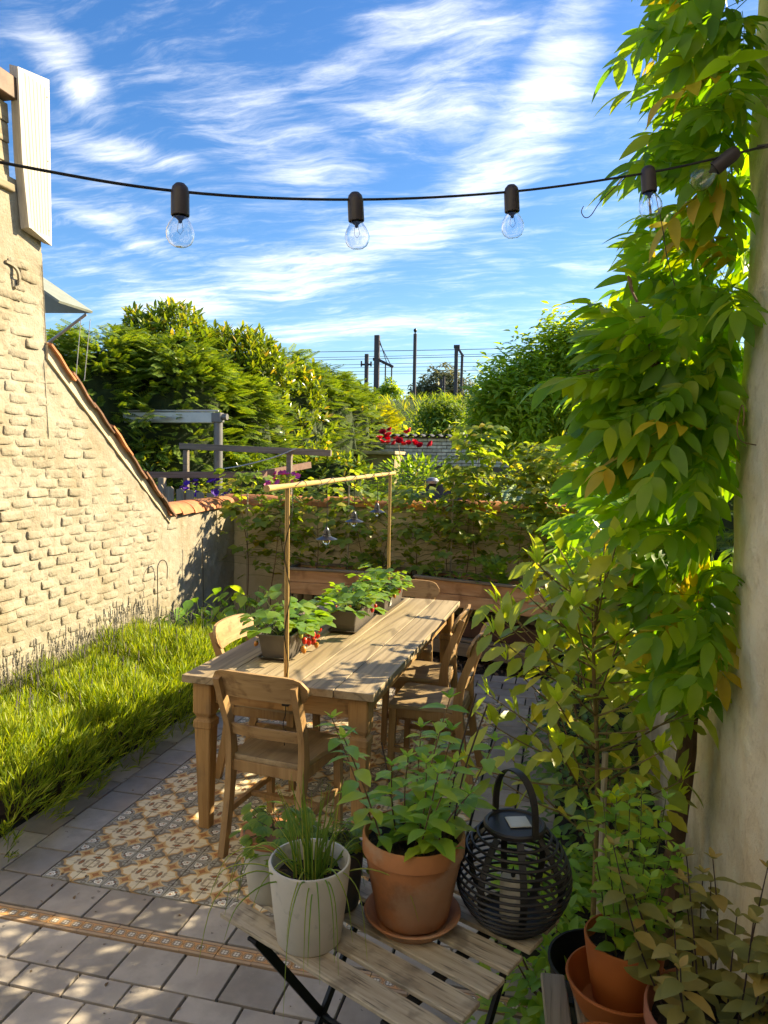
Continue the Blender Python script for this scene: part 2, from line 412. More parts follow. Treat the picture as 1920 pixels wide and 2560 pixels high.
def star_tile(a, b):
    S = lambda r, g, bl: np.array([(x/255)**2.2 for x in (r, g, bl)])
    cream, gold, brown, dgrey, lgrey, black, white, mid = S(240, 222, 186), S(212, 165, 105), S(158, 98, 56), S(122, 112, 97), S(170, 165, 152), S(52, 46, 42), S(250, 244, 230), S(178, 158, 128)
    s = (a+b)/2; t = np.abs(a-b); out = np.tile(cream, (len(a), 1))
    sb = np.interp(t, [0, .12, .30, .52, .75, 1.0], [.40, .46, .545, .465, .50, .485])
    def put(mask, c): out[mask] = c
    put(s < sb+.05, S(222, 182, 120)); put(s < sb+.032, gold); put(s < sb, dgrey); put(s < sb-.07, lgrey)
    # scrolls
    for (cx, cy) in ((.42, .12), (.12, .42), (.62, .06), (.06, .62)):
        r = np.hypot(a-cx, b-cy); put((r < .085) & (s < sb-.02), dgrey); put((r < .045) & (s < sb-.02), lgrey)
    # heart in the corner
    hx, hy = a-.16, b-.16; u = (hx+hy)/1.414; w = (hx-hy)/1.414
    def heart(sc):
        sc *= 1.12; U = u/sc+.1; W = w/sc; return (W*W + (U-.75*np.sqrt(np.abs(W)))**2) < 1
    put(heart(.135), black); put(heart(.112), white); put(heart(.072), mid); put(heart(.058), white); put(heart(.035), brown)
    r = np.hypot(a-.29, b-.29); put(r < .045, black); put(r < .03, brown)
    # concave star in the middle
    U = ((a-.5)+(b-.5))/1.414; W = ((a-.5)-(b-.5))/1.414
    q = np.abs(a-.5)**.62 + np.abs(b-.5)**.62
    put(q < .585, S(226, 194, 140)); put(q < .50, gold); put(q < .35, brown); put(q < .28, S(176, 116, 68))
    # motif on the two inner edges
    for (x, y, m) in ((a, b, 0), (b, a, 1)):
        e = np.hypot((x-1)/.13, (y-.66)/.075)
        put(e < 1, dgrey); put(e < .78, brown); put(e < .4, S(176, 112, 62))
        for yy in (.50, .82):
            put(np.hypot((x-.93)/.085, (y-yy)/.05) < 1, mid)
        put(np.hypot((x-.86)/.03, (y-.66)/.05) < 1, mid)
    put(np.hypot(a-.84, b-.84) < .035, mid)
    return out
def border_tile(a, b):
    S = lambda r, g, bl: np.array([(x/255)**2.2 for x in (r, g, bl)])
    out = np.tile(S(224, 172, 112), (len(a), 1))
    def put(m, c): out[m] = c
    put((b < .17) | (b > .83), S(190, 158, 126)); put((np.abs(b-.18) < .02) | (np.abs(b-.82) < .02), S(140, 108, 80))
    for cx in (1/6, .5, 5/6):
        for sgn in (-1, 1):
            m = (np.hypot((a-cx-1/6)/.085, (b-.5-sgn*.22)/.2) < 1) & (b > .2) & (b < .8); put(m, S(214, 156, 100))
        r = np.hypot((a-cx)*2.55, (b-.5)*1.42)
        put(r < .40, S(140, 102, 70)); put(r < .36, S(214, 172, 122)); put(r < .31, S(146, 128, 108))
        for sx in (-1, 1):
            for sy in (-1, 1): put(np.hypot(((a-cx)*2.55-sx*.10), ((b-.5)*1.42-sy*.10)) < .085, S(232, 222, 204))
    return out
def tiles():
    mt = mat_attr('cement_tile'); P = .143
    root = ob('tile_carpet', MB().add([(0, 0, -.014), (12*P, 0, -.014), (12*P, 20*P, -.014), (0, 20*P, -.014)], [(0, 1, 2, 3)]).mesh('tile_carpet', M_SAND))
    props(root, kind='structure', label='carpet of patterned cement tiles under the table')
    me = grid_print('tile', 64, 64, .1393, .1393, .02, star_tile, mt)
    for i in range(12):
        for j in range(20):
            q = (i % 2, j % 2); rot = {(0, 0): 0, (1, 0): PI/2, (1, 1): PI, (0, 1): -PI/2}[q]
            ob('tile', me, root, mw=Matrix.Translation(((i+.5)*P, (j+.5)*P, random.uniform(-.001, .001))) @ Matrix.Rotation(rot + random.uniform(-.004, .004), 4, 'Z') @ Matrix.Rotation(random.uniform(-.004, .004), 4, 'X'))
    rb = ob('tile_border', MB().add([(-1.2, -.286, -.013), (2.15, -.286, -.013), (2.15, -.2, -.013), (-1.2, -.2, -.013)], [(0, 1, 2, 3)]).mesh('tile_border', M_SAND))
    props(rb, kind='structure', label='narrow strip of orange patterned border tiles in the grey paving')
    mb = grid_print('border_tile', 90, 36, .1405, .073, .02, border_tile, mt)
    for k in range(-9, 14):
        ob('border_tile', mb, rb, mw=Matrix.Translation((.233 + (k+.5)*P, -.2435, random.uniform(-.001, .001))) @ Matrix.Rotation(random.uniform(-.006, .006), 4, 'Z'))
tiles()
# ------------------------------------------------------------------ walls
def mat_lime(name, col, stain, sc=1.0, bmp=.5):
    m, t = new_mat(name); v = t.n('ShaderNodeTexCoord').outputs['Object']
    # the walls use world-placed meshes; bricks get their own offset
    oi = t.n('ShaderNodeObjectInfo'); g = t.n('ShaderNodeNewGeometry').outputs['Position']
    n1 = t.noise(g, 3.0*sc, 5, .6); n2 = t.noise(g, 16*sc, 4, .6); n3 = t.noise(g, 70*sc, 4, .6)
    c = t.mix(t.ramp(n1, .35, .72), col, tuple(x*y for x, y in zip(col, (.80, .74, .64))))
    c = t.mix(t.ramp(n2, .52, .74, 0, .70), c, stain)
    n4 = t.noise(g, 7.5*sc, 6, .65); c = t.mix(t.ramp(n4, .50, .64, 0, .40), c, tuple(min(.8, x*1.22) for x in col)); c = t.mix(t.ramp(n3, .60, .70, 0, .35), c, tuple(x*.55 for x in col))
    zz = t.n('ShaderNodeSeparateXYZ'); t.put(zz.inputs[0], g); damp = t.math('MULTIPLY', t.ramp(zz.outputs[2], .75, .30), t.ramp(n1, .3, .6)); c = t.mix(t.math('MULTIPLY', damp, .35), c, (.24, .22, .15))
    c = t.mix(t.math('MULTIPLY', oi.outputs['Random'], .28), c, tuple(x*.72 for x in col))
    st = t.noise(t.mapping(g, scale=(3, 7, .8)), 1.6, 4, .6)
    c = t.mix(t.ramp(st, .60, .78, 0, .45), c, (stain[0]*.75, stain[1]*.66, stain[2]*.5))
    h = t.math('ADD', t.math('ADD', t.math('MULTIPLY', n2, .8), t.math('MULTIPLY', n3, .45)), t.math('MULTIPLY', n4, .9))
    finish(t, principled(t, c, .88, 0, .2, bumpn(t, h, bmp, .012)).outputs[0]); return m
M_LIME = mat_lime('limewash', (.335, .295, .228), (.20, .16, .10), bmp=1.0)
M_RENDER = mat_lime('old_render', (.60, .50, .35), (.40, .31, .20), .7, .45)
M_PLASTER = mat_lime('house_plaster', (.80, .71, .56), (.50, .40, .27), 1.25, 1.0)
M_COPING = mat_simple('terracotta_coping', (.40, .155, .065), .82, spots=((14, (.22, .13, .08), .5, .7, .6), (40, (.5, .36, .24), .6, .72, .45), (5, (.5, .2, .08), .5, .7, .5)), bump=(60, .4, .004), tint=.25)
M_COPDARK = mat_simple('weathered_tile', (.20, .10, .055), .85, spots=((14, (.09, .07, .05), .45, .65, .8), (30, (.42, .17, .07), .58, .7, .8)), bump=(50, .5, .005), tint=.3)
M_WHITEBOARD = mat_wood('white_siding', (.38, .35, .30), (.50, .46, .40), 'z', 70, (.36, .31, .25), .55, .6)
M_BROWNTRIM = mat_simple('brown_trim', (.16, .095, .06), .6)
M_OLDCLAD = mat_wood('weathered_cladding', (.24, .19, .12), (.36, .30, .20), 'y', 26, (.07, .055, .035), .6, .85)
WX = -1.25
def wall_top(y):
    if y < 1.64: return 3.12
    if y < 3.22: return 2.50 + (y-1.64)*(1.27-2.50)/1.58
    return 1.29
def lump(V, amp, f, seed):
    r = np.random.default_rng(seed); ph = r.uniform(0, 6.28, (4, 3)); k = r.normal(0, f, (4, 3))
    return amp*sum(np.sin(V @ k[i] + ph[i, 0]) for i in range(4))/2
def left_wall():
    root = thing('garden_wall', 'whitewashed old brick wall with sloping tiled top beside the lavender', 'wall', (WX, 2, 0))
    # masonry body: uneven lime-covered face built as a fine sheet, with a flat back
    ys = np.arange(-1.2, 4.551, .035); N = len(ys); nz = 70; V = []; F = []
    for i, y in enumerate(ys):
        tp = wall_top(y)
        for k in range(nz+1):
            z = -.05 + (tp+.05)*k/nz; V.append((WX, y, z))
    V = np.array(V); V[:, 0] += lump(V, .004, 7, 1) + lump(V, .003, 26, 2) + lump(V, .003, 60, 3)
    i = np.arange((N-1)*nz); r = i//nz; c = i % nz; a = r*(nz+1)+c
    F = [tuple(q) for q in np.stack([a, a+nz+1, a+nz+2, a+1], -1).tolist()]
    b = len(V); back = V.copy(); back[:, 0] = WX-.24
    top = [k*(nz+1)+nz for k in range(N)]
    V2 = np.vstack([V, back[top]])
    for k in range(N-1): F.append((top[k], top[k+1], b+k+1, b+k))
    # end face at the far corner of the tall part is covered by the slope step
    me = mesh_np('masonry', V2, F, M_LIME, True, 50)
    ob('masonry', me, root)
    MB().box((WX-.13, 2.0, .6), (.21, 5.0, 1.3)).build('wall_core', M_LIME, root)
    MB().box((WX-.14, .2, 1.9), (.22, 2.86, 2.4)).build('wall_core', M_LIME, root)
    # bricks, worn and buried to different depths in the limewash
    vars_ = []
    for sd in range(12):
        rr = np.random.default_rng(sd); us = [-1, -.955, -.6, -.2, .2, .6, .955, 1]; wz = [-1, -.86, -.3, .3, .86, 1]; nx, nzb = 7, 5; L, H = (.196 + rr.uniform(-.035, .006) if sd % 4 else .12), .059 + rr.uniform(-.007, .005)
        Vb = []
        rough = rr.normal(0, .0016, (nzb+1, nx+1)); tilt = rr.uniform(-.004, .004, 2)
        for kz in range(nzb+1):
            for kx in range(nx+1):
                u, w = us[kx], wz[kz]; e = 1 if (kx in (0, nx) or kz in (0, nzb)) else 0
                cr = .012*max(0, abs(u)+abs(w)-1.5)*(1 + 2.2*(rr.random() < .3))
                Vb.append((.0065 - .0055*e + rough[kz, kx] + tilt[0]*u + tilt[1]*w - cr*.6, u*(L/2 - (cr*.5)) + rr.normal(0, .0013), w*(H/2 - cr*.4) + rr.normal(0, .0012)))
        Fb = [(kz*(nx+1)+kx, kz*(nx+1)+kx+1, (kz+1)*(nx+1)+kx+1, (kz+1)*(nx+1)+kx) for kz in range(nzb) for kx in range(nx)]
        ring = [k for k in range(nx+1)] + [kz*(nx+1)+nx for kz in range(1, nzb+1)] + [nzb*(nx+1)+k for k in range(nx-1, -1, -1)] + [kz*(nx+1) for kz in range(nzb-1, 0, -1)]
        bb = len(Vb); Vb += [(-.03, Vb[k][1], Vb[k][2]) for k in ring]
        n = len(ring); Fb += [(ring[k], bb+k, bb+(k+1) % n, ring[(k+1) % n]) for k in range(n)]
        vars_.append(mesh_np('brick', Vb, Fb, M_LIME, True, 75))
    z = .44; course = 0; cand = []
    while z < 3.08:
        y = 1.13 + (.1 if course % 2 else 0) + random.uniform(-.02, .02)
        while y < 3.35:
            if z < wall_top(y+.1)-.07 and z < wall_top(y-.1)-.07 and not (y > 2.9 and random.random() < .5):
                cand.append((y + random.uniform(-.012, .012), z + random.uniform(-.006, .006) + .012*math.sin(y*2.6+course*.3)))
            y += .204
        z += .0690; course += 1
    random.shuffle(cand); cand = cand[:299]
    for (y, z) in cand:
        depth = random.choice((-.007, -.005, -.003, -.002, -.001, .0, .002)) if z < 2.45 else random.choice((-.005, -.001, .003))
        ob('brick', random.choice(vars_), root, mw=Matrix.Translation((WX+.0012+depth, y, z)) @ Matrix.Rotation(random.uniform(-.05, .05), 4, 'X') @ Matrix.Rotation(random.uniform(-.02, .02), 4, 'Z') @ Matrix.Rotation(random.choice((0, PI)), 4, 'X'))
    # coping down the slope: old tiles seen edge-on
    n = 7
    for k in range(n):
        t0, t1 = k/n, (k+1.12)/n
        y0, z0 = 1.66 + 1.56*t0, 2.54 - 1.22*t0 + .012*(k % 2); y1, z1 = 1.66 + 1.56*t1, 2.54 - 1.22*t1 - .012
        ang = math.atan2(z1-z0, y1-y0); L = math.hypot(y1-y0, z1-z0); rings = []
        for q in range(9):
            a = q/8*2-1
            for_z = .028*(1-a*a)
            rings.append((a*.17, for_z))
        mb = MB(); V = []; F = []
        for e, wob in ((0, 0), (.33, .006), (.66, -.004), (1, 0)):
            for (x, hz) in rings: V.append((x, e*L, hz + wob))
            for (x, hz) in rings[::-1]: V.append((x, e*L, hz + wob - .016))
        m = 18
        for e in range(3):
            for q in range(m): F.append((e*m+q, e*m+(q+1) % m, (e+1)*m+(q+1) % m, (e+1)*m+q))
        F += [tuple(range(m)), tuple(range(3*m, 4*m))]
        mb.add(V, F)
        mw = Matrix.Translation((WX-.11+random.uniform(-.008, .008), y0, z0+.004*(k % 2))) @ Matrix.Rotation(ang + random.uniform(-.02, .02), 4, 'X')
        mb.build('coping_tile', M_COPING if k in (0, 3) else M_COPDARK, root, True, mw=mw)
    # mortar fillet under the slope
    MB().prism([(1.66, 2.44), (3.22, 1.22), (3.22, 1.30), (1.66, 2.55)], 'x', WX-.2, WX+.018).build('mortar_fillet', M_RENDER, root)
    # white siding box, cladding and trim on the upper corner
    mb = MB(); mb.loft([[(WX+.0, 1.375, 4.18), (WX+.0, 1.655, 4.20), (WX+.06, 1.66, 4.22), (WX+.06, 1.375, 4.16)], [(WX+.0, 1.40, 3.62), (WX+.0, 1.655, 3.62), (WX+.06, 1.66, 3.62), (WX+.06, 1.40, 3.62)], [(WX+.0, 1.45, 3.22), (WX+.0, 1.655, 3.19), (WX+.06, 1.66, 3.17), (WX+.06, 1.45, 3.23)]])
    sb = mb.build('siding_board', M_WHITEBOARD, root)
    for k in range(7): MB().loft([[(WX+.0585, 1.42+.032*k-.022*(1-k/7), 4.15), (WX+.0585, 1.425+.032*k-.022*(1-k/7), 4.15), (WX+.0625, 1.4225+.032*k-.022*(1-k/7), 4.15)], [(WX+.0585, 1.475+.026*k, 3.225), (WX+.0585, 1.480+.026*k, 3.225), (WX+.0625, 1.4775+.026*k, 3.225)]]).build('groove', M_WHITEBOARD, sb)
    for z in (3.26, 3.7, 4.1): MB().lathe([(.004, 0), (.004, .003), (.001, .004)], 8, (WX+.06, 1.635, z), R3(0, PI/2, 0)).build('screw', M_BROWNTRIM, sb)
    MB().loft([[(WX+.058, 1.362, 4.14), (WX+.058, 1.392, 4.14), (WX+.072, 1.392, 4.14), (WX+.072, 1.362, 4.14)], [(WX+.058, 1.386, 3.62), (WX+.058, 1.416, 3.62), (WX+.072, 1.416, 3.62), (WX+.072, 1.386, 3.62)], [(WX+.058, 1.436, 3.22), (WX+.058, 1.466, 3.22), (WX+.072, 1.466, 3.22), (WX+.072, 1.436, 3.22)]]).build('edge_strip', M_WHITEBOARD, sb)
    for k, z in enumerate((3.53, 3.65, 3.77, 3.89)):
        MB().box((WX-.03, .55, z), (.03, 1.66, .118), .004, rot=R3(0, -.06, 0)).build('cladding_board', M_OLDCLAD, root)
    MB().box((WX-.02, .55, 4.03), (.14, 1.66, .13), .004).build('fascia', M_BROWNTRIM, root)
    MB().box((WX+.0, .62, 3.44), (.05, 1.52, .045), .004).build('drip_board', M_OLDCLAD, root)
    MB().box((WX-.105, .79, 3.3), (.2, 1.7, .42)).build('upper_wall', M_LIME, root)
    MB().box((WX-.2, .55, 3.75), (.2, 1.66, .9)).build('upper_wall', M_LIME, root)
    # iron wall anchor
    MB().sweep(smoothpath([(WX+.012, 1.30, 2.98), (WX+.014, 1.36, 2.97), (WX+.03, 1.385, 2.93), (WX+.02, 1.40, 2.86), (WX+.012, 1.375, 2.84)]), .016, .016).build('wall_anchor', M_LIME, root, True)
    # ridge coping along the low part
    ridge_row(root, (WX-.11, 3.16, 1.30), (WX-.11, 4.50, 1.315), 6)
    return root
def ridge_mesh(L, r0, r1, th=.016, lift=.0):
    """overlapping half-round ridge tile along +Y"""
    V = []; F = []; n = 13; ang = [math.radians(8 + 164*k/(n-1)) for k in range(n)]
    for e in (0, .5, 1):
        r = r0 + (r1-r0)*e
        for a in ang: V.append((r*math.cos(a), e*L, r*math.sin(a)*.72 - .03))
        for a in ang[::-1]: V.append(((r-th)*math.cos(a), e*L, (r-th)*math.sin(a)*.72 - .03))
    m = 2*n
    for e in range(2):
        for q in range(m): F.append((e*m+q, e*m+(q+1) % m, (e+1)*m+(q+1) % m, (e+1)*m+q))
    F += [tuple(range(m)), tuple(range(2*m, 3*m))]
    return MB().add(V, F)
def ridge_row(root, a, b, n, mat=None):
    a, b = Vector(a), Vector(b); d = b-a; L = d.length/n; rot = frame(d)
    for k in range(n):
        me = ridge_mesh(L*1.16, .168 + random.uniform(-.006, .006), .150).mesh('coping_tile', mat or M_COPING, True, 50)
        p = a + d*k/n
        M3 = rot @ Matrix.Rotation(random.uniform(-.05, .05), 3, 'Y') @ Matrix.Rotation(.028 + random.uniform(-.015, .015), 3, 'X') @ Matrix.Rotation(random.uniform(-.05, .05), 3, 'Z')
        ob('coping_tile', me, root, mw=xf(p + Vector((0, 0, .004*random.random())), M3))
def sheet_wall(name, axis, c, lo, hi, z0, z1, step, amp, mat, root, th, seed):
    us = np.arange(lo, hi+step*.5, step); zs = np.arange(z0, z1+step*.5, step); U, Z = np.meshgrid(us, zs); n, m = U.shape
    V = np.stack([np.full_like(U, c), U, Z], -1).reshape(-1, 3) if axis == 'x' else np.stack([U, np.full_like(U, c), Z], -1).reshape(-1, 3)
    k = 0 if axis == 'x' else 1
    V[:, k] += lump(V, amp, 5, seed) + lump(V, amp*.5, 14, seed+1) + lump(V, amp*.25, 40, seed+2)
    i = np.arange((n-1)*(m-1)); r = i//(m-1); q = i % (m-1); a = r*m+q
    F = np.stack([a, a+1, a+m+1, a+m], -1)
    ob('plaster_face', mesh_np('plaster_face', V, F, mat, True), root)
    lo2, hi2 = lo+.002, hi-.002
    cx = c + th/2 + math.copysign(amp*1.9, th)
    if axis == 'x': MB().box((cx, (lo2+hi2)/2, (z0+z1)/2), (abs(th), hi2-lo2, z1-z0-.01)).build('wall_core', mat, root)
    else: MB().box(((lo2+hi2)/2, cx, (z0+z1)/2), (hi2-lo2, abs(th), z1-z0-.01)).build('wall_core', mat, root)
left_wall()
def back_wall():
    root = thing('back_wall', 'low rendered garden wall with half-round terracotta coping behind the planters', 'wall', (.7, 4.55, 0))
    sheet_wall('back', 'y', 4.55, WX-.02, 2.9, -.05, 1.33, .04, .006, M_RENDER, root, .2, 11)
    ridge_row(root, (WX-.12, 4.66, 1.33), (2.9, 4.66, 1.33), 13)
back_wall()
HX = 2.64
def right_walls():
    root = thing('house_wall', 'tall pale plastered house wall behind the wisteria', 'wall', (HX, -1, 0))
    sheet_wall('house', 'x', HX, -3.2, -.10, -.05, 3.45, .03, .007, M_PLASTER, root, .3, 21)
    root2 = thing('side_wall', 'low plastered side wall under the wisteria and laurel', 'wall', (HX, 2.0, 0))
    sheet_wall('side', 'x', HX+.015, -.098, 4.53, -.05, 1.22, .045, .005, M_PLASTER, root2, .2, 31)
right_walls()
def facade():  # guessed house back, out of view, added to bounce sunlight onto the foreground
    t = thing('bounce_facade', 'unseen white house facade with door, added behind the camera to bounce light', 'house', (.5, -3.35, 0))
    MB().box((.5, -3.46, 2.6), (4.3, .2, 5.3)).build('wall', mat_simple('white_facade', (.78, .74, .66), .8, var=.05), t)
    MB().box((2.0, -3.345, 1.08), (.98, .03, 2.16), .01).build('door', M_WHITEBOARD, t)
    w = MB().box((.35, -3.345, 1.55), (1.5, .03, 1.3), .01).build('window', M_WHITEBOARD, t)
    gl = mat_simple('window_glass', (.03, .035, .04), .05, var=.05, bump=None, spec=.6)
    for x in (-.02, .72): MB().box((x, -3.326, 1.55), (.66, .01, 1.18)).build('pane', gl, w)
facade()
# ------------------------------------------------------------------ dining table
M_TOP = mat_wood('weathered_teak_top', (.29, .215, .13), (.41, .32, .205), 'y', 16, (.13, .09, .05), .45, .62, rings=.55, along=.9)
M_TEAK = mat_wood('teak_frame', (.32, .175, .065), (.46, .27, .11), 'z', 24, (.09, .05, .02), .35, .6, blot=(7, (.20, .13, .07), .5, .7, .5))
M_TEAKX = mat_wood('teak_apron', (.33, .185, .07), (.48, .29, .125), 'x', 20, (.09, .05, .02), .35, .6, blot=(9, (.12, .065, .028), .52, .66, .7))
M_CHAIR = mat_wood('chair_wood', (.30, .17, .072), (.42, .26, .12), 'z', 26, (.08, .05, .025), .35, .55, blot=(10, (.34, .19, .075), .5, .72, .5))
M_SEAT = mat_wood('chair_seat', (.29, .195, .10), (.40, .285, .16), 'y', 20, (.10, .07, .04), .35, .55, blot=(10, (.16, .11, .065), .5, .7, .5))
M_RAIL = mat_wood('chair_rail', (.32, .185, .08), (.45, .29, .14), 'x', 18, (.08, .045, .02), .45, .55, blot=(12, (.15, .075, .03), .52, .68, .6))
def dining_table():
    W, L = .955, 2.30
    t = thing('dining_table', 'long weathered teak dining table on tapered legs', 'table', (.893, 1.64, 0), math.radians(-1.6))
    ws = (.20, .185, .19, .19, .19); x = -W/2
    for w in ws:
        w *= W/sum(ws)
        MB().box((x+w/2, 0, .752), (w-.0045, L + random.uniform(-.002, .002), .036), .0022).build('plank', M_TOP, t, local=True)
        x += w
    for s in (-1, 1):
        MB().box((0, s*(L/2-.085), .678), (W-.28, .024, .11), .003).build('apron', M_TEAKX, t, local=True)
        MB().box((s*(W/2-.085), 0, .678), (.024, L-.28, .11), .003).build('apron', M_TEAK, t, local=True)
        for r in (-1, 1):
            rings = []
            for (z, h) in ((.0, .027), (.02, .0275), (.50, .042), (.505, .047), (.535, .047), (.548, .036), (.556, .036), (.575, .046), (.58, .0475), (.733, .0475)):
                cx, cy = s*(W/2-.085), r*(L/2-.085); b = h*.14
                rings.append([(cx-h+b, cy-h, z), (cx+h-b, cy-h, z), (cx+h, cy-h+b, z), (cx+h, cy+h-b, z), (cx+h-b, cy+h, z), (cx-h+b, cy+h, z), (cx-h, cy+h-b, z), (cx-h, cy-h+b, z)])
            MB().loft(rings).build('leg', M_TEAK, t, local=True)
dining_table()
# ------------------------------------------------------------------ chairs
def make_chair(label):
    t = thing('dining_chair', label, 'chair', group='wooden chairs around the dining table')
    # seat: rounded trapezoid, slightly dished
    out = []
    for (x, y) in ((-.185, -.20), (.185, -.20), (.222, .20), (-.222, .20)): out.append(Vector((x, y, 0)))
    ring = []
    for i in range(4):
        a, b, c = out[i-1], out[i], out[(i+1) % 4]; r = .045
        p0 = b + (a-b).normalized()*r; p1 = b + (c-b).normalized()*r
        for k in range(5):
            u = k/4; ring.append((1-u)**2*p0 + 2*u*(1-u)*b + u*u*p1)
    n = len(ring); V = []; F = []
    for (sc, z) in ((1, .430), (1, .447), (.985, .452), (.7, .449), (.35, .446)):
        V += [(p.x*sc, p.y*sc, z) for p in ring]
    for e in range(4):
        for k in range(n): F.append((e*n+k, e*n+(k+1) % n, (e+1)*n+(k+1) % n, (e+1)*n+k))
    F += [tuple(range(n)), tuple(range(4*n, 5*n))]
    MB().add(V, F).build('seat', M_SEAT, t, True, True)
    for s in (-1, 1):
        pts = smoothpath([(s*.178, -.275, 0), (s*.18, -.225, .22), (s*.184, -.192, .43), (s*.187, -.205, .58), (s*.19, -.262, .74), (s*.191, -.295, .835)], 4)
        MB().sweep(pts, .030, [.042 + .016*math.exp(-((p.z-.43)/.1)**2) for p in pts]).build('back_post', M_CHAIR, t, True, True, sharp=50)
        MB().sweep([(s*.19, .185, 0), (s*.187, .172, .43)], [.030, .038], [.030, .040]).build('leg', M_CHAIR, t, local=True)
        MB().box((s*.186, -.01, .402), (.020, .36, .052), .003).build('seat_rail', M_CHAIR, t, local=True)
        MB().sweep([(s*.184, -.225, .19), (s*.189, .178, .19)], .018, .028, (1, 0, 0)).build('stretcher', M_CHAIR, t, local=True)
    MB().box((0, .178, .402), (.35, .020, .052), .003).build('seat_rail', M_CHAIR, t, local=True)
    MB().box((0, -.195, .402), (.345, .020, .052), .003).build('seat_rail', M_CHAIR, t, local=True)
    MB().sweep([(-.18, -.02, .19), (.18, -.02, .19)], .026, .018, (0, 1, 0)).build('stretcher', M_CHAIR, t, local=True)
    def panel(W, H, zc, y0, tilt, bow, ends, mat, name, th=.017, arch=0.0):
        nx, nz = 18, 5; V = []; F = []
        for side in (0, 1):
            for k in range(nz+1):
                for i in range(nx+1):
                    u = i/nx*2-1; w = k/nz*2-1; h = H/2*(1-abs(u)**ends)**.5 if ends else H/2
                    h = max(h, H*.12); z = zc + w*h + arch*(1-u*u)
                    y = y0 - bow*(1-u*u) + tilt*(z-zc) + side*th
                    V.append((u*W/2, y, z))
        m = (nx+1)*(nz+1)
        for side in (0, 1):
            for k in range(nz):
                for i in range(nx):
                    a = side*m + k*(nx+1)+i; F.append((a, a+1, a+nx+2, a+nx+1))
        ring = [i for i in range(nx+1)] + [k*(nx+1)+nx for k in range(1, nz+1)] + [nz*(nx+1)+i for i in range(nx-1, -1, -1)] + [k*(nx+1) for k in range(nz-1, 0, -1)]
        for q in range(len(ring)): a, b = ring[q], ring[(q+1) % len(ring)]; F.append((a, b, m+b, m+a))
        MB().add(V, F).build(name, mat, t, True, True, sharp=40)
    panel(.475, .128, .802, -.262, -.34, .035, 8, M_RAIL, 'top_rail', arch=.008)
    panel(.375, .052, .575, -.205, -.2, .030, 0, M_RAIL, 'lower_slat', .014, .006)
    return t
def chairs():
    c0 = make_chair('wooden chair at the near end of the table, its back to the viewer')
    c0.location = (.885, .60, 0); c0.rotation_euler = (0, 0, math.radians(-7))
    for (x, y, a, lab) in ((1.415, 1.50, 88, 'nearer of the two wooden chairs on the right side of the table'),
                           (1.245, 2.02, 90, 'farther of the two wooden chairs on the right side, pushed under the table'),
                           (.555, 1.27, -92, 'wooden chair tucked under the left side of the table by the lavender'),
                           (1.00, 2.70, 186, 'wooden chair at the far end of the table before the planters')):
        c = copy_tree(c0); c.location = (x, y, 0); c.rotation_euler = (0, 0, math.radians(a)); c['label'] = lab
chairs()
# ------------------------------------------------------------------ strawberry troughs
M_TAUPE = mat_simple('taupe_plastic', (.105, .088, .073), .42, var=.1, bump=(200, .05, .001), spec=.45)
M_POTSOIL = mat_simple('potting_soil', (.028, .019, .013), .95, spots=((45, (.14, .085, .045), .55, .66, .85),), bump=(60, .9, .012))
def soil_patch(root, pts_fn, name='soil'): pass
def trough(x, y, L, rz, label):
    t = thing('planter_trough', label, 'planter', (x, y, .770), rz, group='taupe strawberry troughs on the table')
    H, w0, w1 = .135, .145, .19
    def ring(w, l, z, r=.014):
        P = []
        for (sx, sy) in ((1, -1), (1, 1), (-1, 1), (-1, -1)):
            a0 = math.atan2(sy, sx)
            for k in range(4):
                a = a0 - PI/4 + PI/2*k/3
                P.append((sx*(w/2-r)+r*math.cos(a), sy*(l/2-r)+r*math.sin(a), z))
        return P
    MB().loft([ring(w0, L-.05, .012), ring(w1-.012, L-.012, H-.012), ring(w1, L, H-.012), ring(w1+.004, L+.004, H), ring(w1-.012, L-.012, H), ring(w0+.01, L-.03, .05)]).build('tub', M_TAUPE, t, True, True, sharp=30)
    MB().loft([ring(w0+.012, L-.045, .001), ring(w1-.006, L+.004, .016), ring(w1, L+.01, .018), ring(w1-.012, L-.004, .018), ring(w0+.02, L-.03, .008)]).build('saucer', M_TAUPE, t, True, True, sharp=30)
    nx, ny = 10, 24; V = []; F = []
    for j in range(ny+1):
        for i in range(nx+1):
            V.append(((i/nx-.5)*(w1-.02), (j/ny-.5)*(L-.02), H-.026 + random.uniform(-.006, .008)))
    for j in range(ny):
        for i in range(nx): a = j*(nx+1)+i; F.append((a, a+1, a+nx+2, a+nx+1))
    MB().add(V, F).build('soil', M_POTSOIL, t, True, True)
    return t
TROUGHS = [trough(.700, 1.095, .50, math.radians(3), 'nearest taupe strawberry trough, with ripe fruit hanging over its right edge'),
           trough(.862, 1.79, .54, math.radians(1), 'middle one of three taupe strawberry troughs on the table'),
           trough(.905, 2.40, .52, math.radians(-2), 'farthest taupe strawberry trough, with a white sticker on its side')]
M_WHITE = mat_simple('white_paper', (.72, .70, .66), .6, var=.05, bump=None)
M_INK = mat_simple('printed_ink', (.12, .12, .12), .6, var=.05, bump=None)
def sticker():
    t = TROUGHS[2]
    o = MB().box((.092, -.12, .068), (.0015, .040, .065), rot=R3(0, math.radians(11.5), 0)).build('sticker', M_WHITE, t, local=True)
    for k, (dz, w) in enumerate(((.022, .028), (.012, .022), (.0, .03), (-.012, .026), (-.022, .018))):
        MB().box((.0932+dz*.205, -.12, .068+dz), (.0009, w, .004), rot=R3(0, math.radians(11.5), 0)).build('print_line', M_INK, o, local=True)
sticker()
